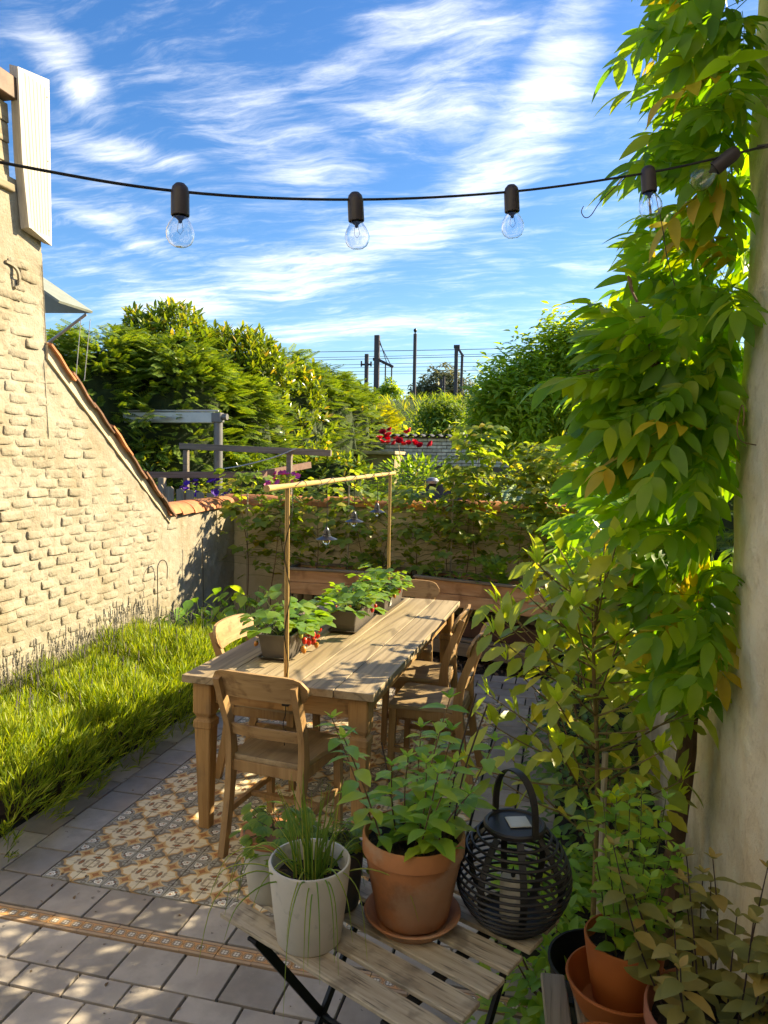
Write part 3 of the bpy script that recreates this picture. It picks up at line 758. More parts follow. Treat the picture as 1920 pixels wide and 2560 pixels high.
# ------------------------------------------------------------------ lamp stand on the table
M_LATH = mat_wood('bamboo_pole', (.42, .26, .09), (.58, .39, .16), 'z', 60, (.2, .1, .03), .25, .4)
M_BAR = mat_wood('bamboo_bar', (.44, .28, .10), (.60, .42, .18), 'y', 40, (.2, .1, .03), .25, .4)
M_BLACK = mat_simple('black_rubber', (.012, .011, .011), .5, var=.1, bump=None)
M_GUN = mat_simple('gunmetal', (.10, .095, .095), .32, .85, var=.1, bump=None)
M_BRASS = mat_simple('warm_filament', (.85, .42, .08), .35, .2, var=.1, bump=None)
M_CLEAR = mat_glass('clear_glass'); M_AMBER = mat_glass('amber_glass', (1, .93, .78))
def lamp_stand():
    t = thing('lamp_stand', 'slim bamboo lamp frame clamped to both ends of the table', 'lamp stand', (.88, 1.65, .77))
    A, B = Vector((.925, .478, 0)), Vector((.842, 2.815, 0))
    for P, zt in ((A, 1.672), (B, 1.695)):
        for s in (-1, 1): MB().tube([(P.x+s*.0055, P.y, .66), (P.x+s*.0055, P.y, zt)], .0062, 8).build('pole', M_LATH, t, True)
        MB().box((P.x, P.y, .735), (.035, .028, .11), .003).build('clamp', M_BLACK, t)
    d = (B-A).normalized()
    a = A - d*.26 + Vector((0, 0, 1.678)); b = B + d*.17 + Vector((0, 0, 1.705))
    pts = [a + (b-a)*k/24 for k in range(25)]
    MB().tube(pts, [.0125 + (.0022 if k % 4 == 0 else 0) + .0006*math.sin(k*1.7) for k in range(25)], 12).build('bar', M_BAR, t, True)
    for k in range(9):                                     # loops that hold the cable
        c = a + (b-a)*(.17 + .09*k); pt = []
        for q in range(13): an = q/12*2*PI*.93; pt.append(c + Vector((.021*math.cos(an), .006*math.sin(an*1.3), .021*math.sin(an)-.006)))
        MB().tube(pt, .0016, 6).build('hook', M_BLACK, t, True)
    # cable winding along bar and down the near pole
    wp = []
    for k in range(61):
        u = k/60; p = a + (b-a)*(.12 + .8*u); an = u*26; wp.append(p + Vector((.0155*math.cos(an), 0, .0155*math.sin(an))))
    MB().tube(wp, .0022, 5).build('cable', M_BLACK, t, True)
    dp = smoothpath([a+(b-a)*.12+Vector((0, 0, -.016)), (.945, .482, 1.55), (.915, .47, 1.38), (.945, .47, 1.2), (.918, .468, 1.02), (.938, .468, .87), (.915, .465, .76), (.93, .462, .66), (.918, .462, .60), (.925, .462, .50)], 6)
    MB().tube(dp, .0022, 5).build('cable', M_BLACK, t, True)
    MB().lathe([(.001, -.02), (.008, -.016), (.010, 0), (.007, .016), (.001, .02)], 12, (.925, .462, .555)).build('switch', M_BLACK, t, True)
    # pendants: each hangs from the bar, a thing of its own
    for (y, zb, lab) in ((1.11, 1.345, 'nearest and lowest of three dark metal pendant lamps over the table'), (1.71, 1.392, 'middle one of three dark metal pendant lamps over the table'), (2.37, 1.408, 'farthest and highest of three dark metal pendant lamps over the table')):
        k = (y-a.y)/(b.y-a.y); top = a + (b-a)*k
        g = thing('pendant_lamp', lab, 'lamp', (top.x, y, zb), group='pendant lamps on the bamboo bar')
        c = (top.x, y, zb)
        MB().tube([(top.x, y, top.z-.014), (top.x+.002, y, (top.z+zb)/2), (top.x, y, zb+.092)], .0021, 6).build('cord', M_BLACK, g, True)
        MB().lathe([(.003, .100), (.008, .094), (.013, .086), (.014, .080), (.019, .078), (.020, .064), (.017, .061), (.022, .058), (.023, .048), (.020, .045)], 24, c).build('cap', M_GUN, g, True)
        MB().lathe([(.021, .052), (.030, .046), (.052, .037), (.058, .034), (.058, .032), (.050, .034), (.028, .042), (.019, .046)], 32, c).build('shade', M_GUN, g, True)
        MB().lathe([(.020, .042), (.021, .030), (.019, .014), (.012, .004), (.001, .002)], 20, c).build('glass', M_AMBER, g, True)
        for s in range(3):
            an = s*2.1; MB().tube([(c[0]+.006*math.cos(an), y+.006*math.sin(an), zb+.036), (c[0]+.007*math.cos(an), y+.007*math.sin(an), zb+.014)], .0012, 5).build('filament', M_BRASS, g, True)
        for s in range(4):
            an = s*PI/2 + .4; u = Vector((math.cos(an), math.sin(an), 0)); q = Vector(c)
            MB().tube(smoothpath([q+u*.040+Vector((0, 0, .036)), q+u*.036+Vector((0, 0, .018)), q+u*.024+Vector((0, 0, .002)), q+Vector((0, 0, -.002))], 4), .0011, 5).build('guard_wire', M_GUN, g, True)
lamp_stand()
# ------------------------------------------------------------------ string lights
M_SOCKET = mat_simple('socket_plastic', (.035, .026, .028), .5, var=.1, bump=None, spec=.4)
def string_lights():
    t = thing('string_lights', 'black string of clear round bulbs hung across the garden', 'string lights', (1.6, -.85, 2.45))
    pts = [(1.00, -1.36, 2.375), (1.305, -1.142, 2.368), (1.611, -.852, 2.429), (1.967, -.634, 2.499), (2.312, -.51, 2.567), (2.52, -.49, 2.605), (HX-.01, -.475, 2.632)]
    ext = [(-.2, -2.2, 2.52), (.5, -1.72, 2.41)] + pts
    sp = smoothpath(ext, 8); MB().tube(sp, .0032, 7).build('cable', M_BLACK, t, True)
    def bulb(p, M):
        MB().lathe([(.001, .018), (.010, .016), (.0165, .009), (.0192, -.002), (.0195, -.050), (.0178, -.052), (.0165, -.046), (.001, -.046)], 24, p, M).build('socket', M_SOCKET, t, True)
        prof = [(.0150, -.046), (.0152, -.053), (.0185, -.060), (.0245, -.069), (.0288, -.079), (.0302, -.088), (.0288, -.099), (.0232, -.109), (.0135, -.1150), (.001, -.1170)]
        inner = [(max(r-.0009, .0005), z) for (r, z) in prof][::-1]; inner[0] = (.0006, -.1161)
        g = MB().lathe(prof + inner, 28, p, M).build('bulb', M_CLEAR, t, True)
        MB().lathe([(.012, -.046), (.012, -.054), (.005, -.060), (.003, -.066), (.001, -.067)], 12, p, M).build('stem', M_GLASSBASE, g, True)
        MB().tube([Vector(p) + M @ Vector(q) for q in ((-.004, 0, -.062), (-.007, 0, -.082), (0, 0, -.090), (.007, 0, -.082), (.004, 0, -.062))], .0005, 4).build('filament', M_GUN, g, True)
    for k, p in enumerate(pts[1:6]):
        M = R3(0, 0, 0) if k < 4 else R3(.2, .95, 0)
        if k == 3: M = R3(0, -.10, 0)
        if k == 1: M = R3(.05, -.05, 0)
        if k == 2: M = R3(.05, -.06, 0)
        bulb(p, M)
    MB().tube([(HX-.06, -.478, 2.622), (HX+.02, -.475, 2.63)], .006, 8).build('wall_hook', M_GUN, t, True)
M_GLASSBASE = mat_simple('bulb_stem', (.55, .52, .46), .4, var=.05, bump=None)
string_lights()
# ------------------------------------------------------------------ bistro table with pots
M_SLAT = mat_wood('weathered_slat', (.40, .315, .22), (.57, .49, .37), 'x', 34, (.035, .03, .025), .7, .75, blot=(14, (.14, .11, .08), .52, .7, .6), along=2.6)
M_IRON = mat_simple('black_iron', (.010, .010, .010), .42, .3, var=.1, bump=None)
BT = Vector((1.347, -1.037, .70)); BD = Vector((.905, -.425, 0)).normalized(); BN = Vector((.425, .905, 0)).normalized()
BROT = math.atan2(BD.y, BD.x)
def bistro_table():
    L, n, pitch, w = .64, 6, .0905, .067
    t = thing('bistro_table', 'small folding table of weathered wooden slats on black iron legs', 'table', BT + BD*L/2 + BN*.26 - Vector((0, 0, .7)), BROT)
    for k in range(n):
        off = random.uniform(-.004, .004)
        MB().box((off, -.26 + w/2 + k*pitch, .6945), (L, w, .012), .002, rot=R3(0, 0, random.uniform(-.004, .004))).build('slat', M_SLAT, t, local=True)
    for s in (-1, 1):
        MB().box((s*.20, .0, .684), (.030, .53, .008), .001).build('cross_bar', M_IRON, t, local=True)
        MB().sweep([(s*.215, -.24, .671), (s*.235, .24, .0)], .010, .022).build('leg', M_IRON, t, local=True)
        MB().sweep([(s*.222, .24, .671), (s*.222, -.24, .0)], .010, .022).build('leg', M_IRON, t, local=True)
    MB().tube([(-.23, .235, .02), (.23, .235, .02)], .007, 8).build('foot_bar', M_IRON, t, True, True)
    MB().tube([(-.222, -.235, .02), (.222, -.235, .02)], .007, 8).build('foot_bar', M_IRON, t, True, True)
    MB().tube([(-.235, 0, .335), (.235, 0, .335)], .006, 8).build('pivot_bar', M_IRON, t, True, True)
bistro_table()
def pot_prof(r0, r1, h, th=.007, lip=None):
    P = [(.001, 0), (r0-.004, 0), (r0, .005)]
    if lip: P += [(r0+(r1-lip[0]-r0)*.98, h-lip[1]-.004), (r1-lip[0], h-lip[1]), (r1, h-lip[1]+.004), (r1, h-.004), (r1-.003, h)]
    else: P += [(r0+(r1-r0)*.5, h*.45), (r1, h-.004), (r1-.002, h)]
    P += [(r1-th+.001, h), (r1-th-.001, h-.004), (r0+(r1-r0)*.75-th, h*.72), (r0-th, .012), (.001, .012)]
    return P
def soil_disc(r, z, c, parent, mat=None):
    V = [(c[0], c[1], z+.004)]; F = []; rings = 5; n = 22
    for k in range(1, rings+1):
        for q in range(n):
            a = 2*PI*q/n; rr = r*k/rings; V.append((c[0]+rr*math.cos(a), c[1]+rr*math.sin(a), z + random.uniform(-.005, .006)))
    for q in range(n): F.append((0, 1+q, 1+(q+1) % n))
    for k in range(rings-1):
        for q in range(n): F.append((1+k*n+q, 1+k*n+(q+1) % n, 1+(k+1)*n+(q+1) % n, 1+(k+1)*n+q))
    return MB().add(V, F).build('soil', mat or M_POTSOIL, parent, True)
M_CONC = mat_simple('concrete_pot', (.60, .55, .48), .7, spots=((35, (.33, .31, .28), .58, .72, .5), (9, (.50, .47, .43), .5, .7, .5)), bump=(90, .12, .002), var=.06)
M_TERRA = mat_simple('terracotta', (.48, .19, .075), .75, spots=((7, (.22, .105, .055), .48, .68, .7), (6, (.50, .37, .27), .50, .68, .6), (3, (.42, .17, .06), .5, .7, .6)), bump=(70, .15, .002), var=.12)
M_TERRA2 = mat_simple('orange_plastic_pot', (.43, .125, .030), .55, spots=((5, (.35, .10, .028), .5, .7, .5),), bump=(90, .06, .001), var=.08)
M_TERRA3 = mat_simple('terracotta_rose', (.40, .15, .085), .7, spots=((8, (.30, .10, .05), .5, .7, .5),), bump=(70, .1, .002), var=.1)
M_CREAM = mat_simple('cream_pot', (.50, .46, .38), .7, spots=((10, (.36, .32, .25), .55, .7, .5),), bump=(70, .12, .002), var=.08)
M_DARKPOT = mat_simple('dark_grey_pot', (.075, .072, .068), .6, var=.12)
def pot(label, c, r0, r1, h, mat, lip=None, soil=.03, name='plant_pot', cat='plant pot', parent=None, n=40):
    t = thing(name, label, cat, c)
    MB().lathe(pot_prof(r0, r1, h, lip=lip), n, c).build('pot_body', mat, t, True, sharp=40)
    if soil: soil_disc(r1*.93-.004, c[2]+h-soil, c, t)
    return t
ZT = .7012
POT_GREY = (1.586, -1.068, ZT); POT_TERRA = (1.803, -.945, ZT+.018); POT_CREAM = (1.44, -.925, ZT); POT_DARK = (1.612, -.925, ZT)
pot('pale concrete pot with chives at the front of the slatted table', POT_GREY, .074, .094, .188, M_CONC, soil=.045)
pot('terracotta pot with mint standing in a saucer on the slatted table', POT_TERRA, .086, .122, .205, M_TERRA, (.006, .045), .03)
pot('cream pot with terracotta rim and parsley behind the concrete pot', POT_CREAM, .062, .082, .165, M_CREAM, soil=.025)
pot('small dark grey pot with herbs between concrete and terracotta pots', POT_DARK, .05, .062, .15, M_DARKPOT, soil=.025)
def rim_ring():
    t = bpy.data.objects['plant_pot.002']
    MB().lathe([(.0755, .150), (.083, .151), (.0838, .160), (.0825, .1665), (.077, .1668), (.0745, .160)], 40, POT_CREAM).build('rim', M_TERRA, t, True)
rim_ring()
sa = thing('saucer', 'terracotta saucer under the mint pot', 'saucer', (POT_TERRA[0], POT_TERRA[1], ZT))
MB().lathe([(.001, 0), (.088, 0), (.112, .028), (.116, .030), (.112, .032), (.104, .029), (.085, .010), (.001, .010)], 44, (POT_TERRA[0], POT_TERRA[1], ZT)).build('saucer_dish', M_TERRA, sa, True)
def lantern():
    c = Vector((2.035, -.885, ZT)); t = thing('lantern', 'round black slatted lantern with a handle and a white candle', 'lantern', c)
    mk = mat_simple('lantern_black', (.022, .019, .018), .45, var=.12, bump=(120, .08, .001))
    H = .235; rad = lambda z: .066 + .069*math.sin(PI*min(max((z-.0)/H, 0), 1))**.8
    nr = 13
    for k in range(nr):
        z = .028 + k*(H-.045)/(nr-1); r = rad(z); pts = [(c.x+r*math.cos(a), c.y+r*math.sin(a), c.z+z) for a in [2*PI*q/40 for q in range(41)]]
        MB().tube(pts, .0035, 6, False).build('ring', mk, t, True)
    for q in range(8):
        a = q*PI/4 + .25; u = Vector((math.cos(a), math.sin(a), 0)); side = Vector((-u.y, u.x, 0))
        pts = [c + u*(rad(z)-.006) + Vector((0, 0, z)) for z in [.004 + (H-.01)*i/12 for i in range(13)]]
        MB().sweep(pts, .016, .004, side).build('rib', mk, t, True, sharp=60)
    MB().lathe([(.001, 0), (.070, 0), (.082, .018), (.080, .028), (.066, .016), (.001, .012)], 36, c).build('base', mk, t, True)
    lid = MB().lathe([(.066, .232), (.073, .234), (.074, .243), (.070, .247), (.064, .247), (.062, .243), (.001, .243)], 36, c).build('lid', mk, t, True)
    ps = mat_simple('solar_panel', (.30, .30, .27), .15, var=.1, bump=None, spec=.8)
    MB().box(c + Vector((.008, .004, .2455)), (.052, .052, .003), .001, rot=R3(0, 0, .35)).build('solar_panel', ps, lid)
    hp = []
    for k in range(25):
        a = PI*k/24; hp.append(c + Vector((math.cos(-.8)*.072*math.cos(a), math.sin(-.8)*.072*math.cos(a), .236 + .135*math.sin(a)**.62)))
    MB().sweep(hp, .018, .004, (-math.sin(-.8), math.cos(-.8), 0)).build('handle', mk, t, True, sharp=60)
    wax = mat_simple('candle_wax', (.62, .58, .50), .5, var=.05, bump=None)
    cd = MB().lathe([(.001, .012), (.030, .012), (.031, .105), (.028, .112), (.022, .110), (.001, .112)], 24, c).build('candle', wax, t, True)
    MB().lathe([(.004, .110), (.006, .118), (.003, .130), (.0005, .138)], 10, c).build('wick', M_BLACK, cd, True)
lantern()
# ------------------------------------------------------------------ folding chair with terracotta pots
def folding_chair():
    t = thing('folding_chair', 'wooden slat seat of a folding chair under the orange pots', 'chair', (2.30, -.86, 0))
    for k in range(5):
        MB().box((2.155 + .078*k, -.90, .452), (.062, .40, .018), .003, rot=R3(0, 0, .10)).build('slat', M_SLAT2, t)
    for y in (-1.05, -.76):
        MB().box((2.31, y, .436), (.38, .022, .010), rot=R3(0, 0, .02)).build('seat_bar', M_IRON, t)
        MB().sweep([(2.14, y, .43), (2.46, y, 0)], .02, .008, (0, 1, 0)).build('leg', M_IRON, t)
        MB().sweep([(2.46, y, .43), (2.14, y, 0)], .02, .008, (0, 1, 0)).build('leg', M_IRON, t)
M_SLAT2 = mat_wood('grey_slat', (.25, .21, .15), (.38, .33, .25), 'y', 30, (.06, .05, .04), .5, .75)
folding_chair()
ZC = .463
POT_A = (2.305, -.775, ZC+.012); POT_C = (2.475, -1.02, ZC); POT_D = (2.255, -1.105, ZC)
pot('orange pot of green mint set inside a wider orange pot', POT_A, .072, .098, .165, M_TERRA2, soil=.035)
pot('wide orange outer pot holding the mint pot on the folding chair', (2.293, -.795, ZC), .095, .128, .085, M_TERRA2, soil=0)
pot('large rose terracotta pot of dusky mint in the bottom right corner', POT_C, .105, .150, .195, M_TERRA3, (.004, .04), .04)
pot('empty orange pot at the bottom edge below the mint pots', POT_D, .085, .115, .11, M_TERRA2, soil=0)
bk = thing('bucket', 'black plastic bucket standing behind the folding chair', 'bucket', (2.27, -.50, 0))
MB().lathe([(.001, 0), (.11, 0), (.145, .37), (.150, .372), (.150, .38), (.143, .38), (.106, .02), (.001, .02)], 36, (2.27, -.50, 0)).build('bucket_body', M_BLACK, bk, True)
# ------------------------------------------------------------------ leaves
def leaf(L=.08, W=.035, n=5, fold=.22, curl=.25, wide=.42, tip=1.0, serr=0.0, twist=0.0):
    """blade along +Y, face +Z; returns V, F(quads)"""
    V = []; F = []
    for i in range(n+1):
        t = i/n
        w = W/2*(math.sin(PI*t**(math.log(.5)/math.log(wide)))**.85 if 0 < t < 1 else 0.0)
        w = max(w*(1 if t < .9 else tip), .0006)
        if serr and 0 < i < n: w *= 1 + serr*(1 if i % 2 else -1)
        z = -curl*L*t*t; tw = twist*t
        V += [(-w*math.cos(tw), L*t, z + fold*w - w*math.sin(tw)), (0, L*t, z), (w*math.cos(tw), L*t, z + fold*w + w*math.sin(tw))]
    for i in range(n):
        a = 3*i; F += [(a, a+1, a+4, a+3), (a+1, a+2, a+5, a+4)]
    return np.array(V), np.array(F)
def stick(a, b, r0, r1, n=4):
    a, b = np.array(a, float), np.array(b, float); d = b-a; d /= np.linalg.norm(d)+1e-9
    u = np.cross(d, (0, 0, 1.0)) if abs(d[2]) < .9 else np.cross(d, (1.0, 0, 0)); u /= np.linalg.norm(u); w = np.cross(d, u); V = []
    for p, r in ((a, r0), (b, r1)):
        for k in range(n): t = 2*PI*k/n; V.append(p + r*(u*math.cos(t)+w*math.sin(t)))
    return np.array(V), np.array([(k, (k+1) % n, n+(k+1) % n, n+k) for k in range(n)])
def combine(parts):
    V = []; F = []; b = 0
    for (v, f, M) in parts:
        if M is not None: A = np.array(M); v = v @ A[:3, :3].T + A[:3, 3]
        V.append(v); F.append(f+b); b += len(v)
    return np.vstack(V), np.vstack(F)
def scatter(name, tpl, mats, mat, parent=None, kind=None, smooth=True):
    """one mesh of many copies of tpl"""
    v, f = tpl; A = np.array([np.array(m) for m in mats]); N = len(A)
    V = np.einsum('nij,kj->nki', A[:, :3, :3], v) + A[:, None, :3, 3]
    F = (f[None] + (np.arange(N)*len(v))[:, None, None]).reshape(-1, f.shape[1])
    o = ob(name, mesh_np(name, V.reshape(-1, 3), F, mat, smooth), parent)
    if kind: o['kind'] = kind
    return o
def leafobs(name, meshes, mats, parent):
    for m in mats: ob(name, random.choice(meshes), parent, mw=m if isinstance(m, Matrix) else Matrix(m))
def rdir(zlo=-1, zhi=1):
    a = random.uniform(0, 2*PI); z = random.uniform(zlo, zhi); r = math.sqrt(max(0, 1-z*z)); return Vector((r*math.cos(a), r*math.sin(a), z))
def jit(s): return Vector((random.uniform(-s, s), random.uniform(-s, s), random.uniform(-s, s)))
L_BRIGHT = mat_leaf('leaf_bright', [(0, (0.129, 0.241, 0.038)), (.5, (0.190, 0.310, 0.048)), (1, (0.276, 0.345, 0.052))], .45)
L_WIST = mat_leaf('leaf_wisteria', [(0, (0.093, 0.217, 0.023)), (.45, (0.153, 0.297, 0.026)), (.8, (0.218, 0.343, 0.027)), (1, (0.306, 0.376, 0.034))], .58, .4)
L_YELLOW = mat_leaf('leaf_yellow', [(0, (.50, .40, .03)), (.6, (.62, .48, .04)), (1, (.55, .38, .04))], .45, .45, (1.3, 1.2, .8))
L_LAUREL = mat_leaf('leaf_arbutus', [(0, (0.190, 0.271, 0.036)), (.45, (0.270, 0.346, 0.046)), (.8, (0.360, 0.404, 0.058)), (1, (0.522, 0.469, 0.058))], .34, .36, spec=.5)
L_LAURTIP = mat_leaf('leaf_arbutus_tip', [(0, (0.337, 0.496, 0.055)), (1, (0.496, 0.594, 0.064))], .45, .36)
L_DARK = mat_leaf('leaf_dark', [(0, (0.077, 0.158, 0.032)), (.6, (0.124, 0.224, 0.042)), (1, (0.191, 0.289, 0.046))], .3, .4)
L_RASP = mat_leaf('leaf_raspberry', [(0, (0.118, 0.194, 0.034)), (.5, (0.189, 0.265, 0.043)), (.85, (0.277, 0.326, 0.055)), (1, (0.496, 0.406, 0.077))], .48, .42)
L_STRAW = mat_leaf('leaf_strawberry', [(0, (0.118, 0.231, 0.037)), (.6, (0.169, 0.297, 0.043)), (1, (0.237, 0.330, 0.050))], .42, .36, spec=.5)
L_MINT = mat_leaf('leaf_mint', [(0, (0.152, 0.312, 0.052)), (.5, (0.234, 0.422, 0.070)), (1, (0.398, 0.511, 0.062))], .4, .45)
L_DUSK = mat_leaf('leaf_dusky_mint', [(0, (0.230, 0.230, 0.060)), (.6, (0.310, 0.287, 0.075)), (.85, (0.380, 0.299, 0.080)), (1, (0.460, 0.310, 0.080))], .3, .5, (1.5, 1.3, .8))
L_CHIVE = mat_leaf('leaf_chive', [(0, (0.135, 0.255, 0.045)), (.7, (0.210, 0.330, 0.060)), (.9, (0.450, 0.435, 0.090)), (1, (0.600, 0.540, 0.150))], .35, .4)
L_LAV = mat_leaf('leaf_lavender', [(0, (.06, .10, .015)), (.12, (.12, .20, .025)), (.5, (0.254, 0.332, 0.025)), (.9, (0.351, 0.395, 0.038)), (1, (0.394, 0.405, 0.098))], .42, .55, (1.9, 1.8, .6))  # darkest stop paints the shade of gaps between sprigs into some leaves
L_LAVF = mat_leaf('lavender_flower', [(0, (.12, .11, .10)), (1, (.24, .22, .20))], .2, .7, (1, 1, 1))
L_LAURH = mat_leaf('leaf_cherry_laurel', [(0, (0.103, 0.170, 0.022)), (.5, (0.152, 0.218, 0.027)), (.92, (0.235, 0.268, 0.037)), (1, (0.524, 0.340, 0.073))], .38, .25, spec=.7)
L_THUJA = mat_leaf('leaf_thuja', [(0, (0.104, 0.184, 0.027)), (.6, (0.169, 0.252, 0.033)), (1, (0.244, 0.297, 0.043))], .35, .55)
L_YGRN = mat_leaf('leaf_yellowgreen', [(0, (0.166, 0.217, 0.020)), (.5, (0.255, 0.268, 0.024)), (1, (0.383, 0.332, 0.027))], .5, .45)
L_TREE = mat_leaf('leaf_tree', [(0, (0.177, 0.284, 0.043)), (.6, (0.288, 0.401, 0.052)), (1, (0.440, 0.495, 0.079))], .5, .4)
L_FAR = mat_leaf('leaf_far', [(0, (0.150, 0.173, 0.090)), (1, (0.255, 0.255, 0.143))], .35, .6, (1.4, 1.3, 1))
M_STEM = mat_simple('green_stem', (.10, .13, .035), .6, bump=None)
M_CANE = mat_simple('brown_cane', (.16, .095, .05), .7, spots=((20, (.25, .17, .1), .5, .7, .6),), bump=(60, .3, .002))
M_DARKSTEM = mat_simple('dark_stem', (.05, .03, .025), .6, bump=None)
M_BARK = mat_simple('wisteria_bark', (.13, .075, .042), .85, spots=((14, (.22, .14, .08), .5, .7, .6), (6, (.06, .04, .025), .5, .7, .6)), bump=(35, .7, .008))
M_TWIG = mat_simple('olive_twig', (.17, .125, .045), .7, spots=((8, (.22, .09, .04), .5, .7, .6),), bump=(50, .2, .002))
M_STAKE = mat_wood('stake_wood', (.33, .27, .19), (.46, .39, .29), 'z', 40, (.12, .09, .06), .4, .7)
# ------------------------------------------------------------------ lavender bed
def lavender():
    edge_x = lambda y: -.20 + .035*math.sin(5*y) + .02*math.sin(13*y)
    def top(x, y):
        h = .40 + .04*math.sin(3*y+1) + .03*math.sin(7*y+2*x) + .02*math.sin(17*y+9*x)
        u = min(1, max(0, (edge_x(y)-x)/.24)); v = min(1, max(0, (y+.05)/.30)); w = min(1, max(0, (3.0-y)/.4))
        return h*(1-(1-u)**2.6)**.5*(1-(1-v)**2.6)**.5*(1-(1-w)**2)**.5
    q1 = leaf(.058, .0058, 2, .1, .05, .5)
    sprig = combine([(*q1, Matrix.Rotation(a, 4, 'Z') @ Matrix.Translation((0, 0, z)) @ Matrix.Rotation(1.14 + .22*(k % 2), 4, 'X')) for k, (a, z) in enumerate(((0, 0), (2.1, .010), (4.2, .018), (1.0, .034), (3.1, .042), (5.2, .05), (.3, .066), (2.5, .070)))])
    sprig2 = sprig
    mats = []
    for _ in range(9500):
        y = random.uniform(-.06, 3.0); x = random.uniform(WX+.03, edge_x(y)-.005); h = top(x, y); e = .03
        nx = (top(x-e, y)-top(x+e, y))/(2*e); ny = (top(x, y-e)-top(x, y+e))/(2*e)
        d = Vector((nx*.55, ny*.55, 1.0)).normalized() + jit(.30); d.z = max(d.z, .55)
        z = h*(1 - .34*random.random()**1.3)
        M = frame(Vector((random.gauss(0, 1), random.gauss(0, 1), 0)), d)
        mats.append(xf((x, y, max(.01, z-.055)), M, random.uniform(.7, 1.35)))
    o = scatter('lavender', sprig2, mats, L_LAV); props(o, 'dense bright green lavender growing along the whitewashed wall', 'lavender', kind='stuff')
    st = combine([(*stick((0, 0, 0), (0, 0, .30), .0011, .0008, 3), None), (*stick((0, 0, .285), (0, 0, .325), .0042, .0030, 5), None), (*stick((0, 0, .265), (0, 0, .276), .0036, .0036, 5), None)])
    mats = []
    for _ in range(420):
        y = random.uniform(.1, 3.0); x = random.uniform(WX+.05, -.35) if random.random() < .35 else random.uniform(WX+.04, WX+.34)
        d = Vector((random.gauss(0, .14), random.gauss(0, .14), 1)); M = frame(Vector((1, random.gauss(0, .5), 0)), d)
        mats.append(xf((x, y, top(x, y)-.10), M, random.uniform(.7, 1.05)))
    o = scatter('lavender_stalks', st, mats, L_LAVF); props(o, 'thin grey lavender flower stalks rising along the wall', 'lavender', kind='stuff')
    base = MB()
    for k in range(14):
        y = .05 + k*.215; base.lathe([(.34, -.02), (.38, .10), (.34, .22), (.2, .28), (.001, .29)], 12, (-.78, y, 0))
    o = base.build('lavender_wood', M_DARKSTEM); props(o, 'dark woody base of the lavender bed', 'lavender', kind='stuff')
lavender()
# ------------------------------------------------------------------ wooden planters at the back
M_PLANTER = mat_wood('planter_board', (.42, .21, .095), (.58, .35, .19), 'x', 9, (.14, .065, .03), .3, .6, blot=(5, (.22, .10, .04), .5, .66, .75), along=1.5)
M_RIMW = mat_wood('planter_rim', (.17, .13, .09), (.27, .215, .155), 'x', 30, (.06, .05, .035), .4, .75)
def planter(name, label, x0, y0, x1, y1, zt, depth, boards=2, bh=.115, legs=True):
    a, b = Vector((x0, y0, 0)), Vector((x1, y1, 0)); L = (b-a).length; rz = math.atan2((b-a).y, (b-a).x)
    t = thing(name, label, 'planter', (x0, y0, 0), rz)
    for s in range(boards):
        z = zt - .012 - bh/2 - s*(bh+.003)
        for y in (0, depth-.02): MB().box((L/2, y+.01, z), (L-.04, .02, bh), .003).build('board', M_PLANTER, t, local=True)
        for x in (.01, L-.01): MB().box((x, depth/2, z), (.02, depth-.001, bh), .003).build('board', M_PLANTER, t, local=True)
    for y in (.005, depth-.01): MB().box((L/2, y, zt), (L+.02, .052, .022), .003).build('rim', M_RIMW, t, local=True)
    for x in (.005, L-.005): MB().box((x, depth/2, zt-.001), (.05, depth-.06, .021), .003).build('rim', M_RIMW, t, local=True)
    zb = zt - .012 - boards*(bh+.003)
    if legs:
        for x in (.04, L-.04):
            for y in (.05, depth-.05): MB().box((x, y, zb/2+.005), (.05, .05, zb+.01), .003).build('leg', M_RIMW, t, local=True)
    V = []; F = []; nx, ny = 30, 8
    for j in range(ny+1):
        for i in range(nx+1): V.append((.02+(L-.04)*i/nx, .02+(depth-.04)*j/ny, zt-.045+random.uniform(-.008, .01)))
    for j in range(ny):
        for i in range(nx): q = j*(nx+1)+i; F.append((q, q+1, q+nx+2, q+nx+1))
    MB().add(V, F).build('soil', M_POTSOIL, t, True, True)
    return t
planter('raised_planter', 'raised wooden planter box on the right, scorched boards above a dark shelf', .80, 4.06, 2.02, 3.68, .735, .40)
planter('raised_planter', 'raised wooden planter box on the left behind the strawberry pots', -.485, 4.05, .70, 4.04, .745, .38)
def lower_planter():
    t = thing('low_planter', 'low brown trough on a plank shelf beneath the right planter box', 'planter', (1.4, 3.9, 0))
    dk = mat_simple('dark_trough', (.075, .032, .02), .7)
    rz = math.atan2(-.38, 1.22); M = Matrix.Translation((.86, 4.10, 0)) @ Matrix.Rotation(rz, 4, 'Z')
    MB().box((.58, .12, .285), (1.08, .20, .15), .006).build('trough', dk, t, mw=M)
    MB().box((.58, .10, .192), (1.20, .30, .022), .003).build('shelf', M_RIMW, t, mw=M)
    MB().box((.58, -.055, .115), (1.22, .02, .12), .003).build('board', M_RIMW, t, mw=M)
lower_planter()
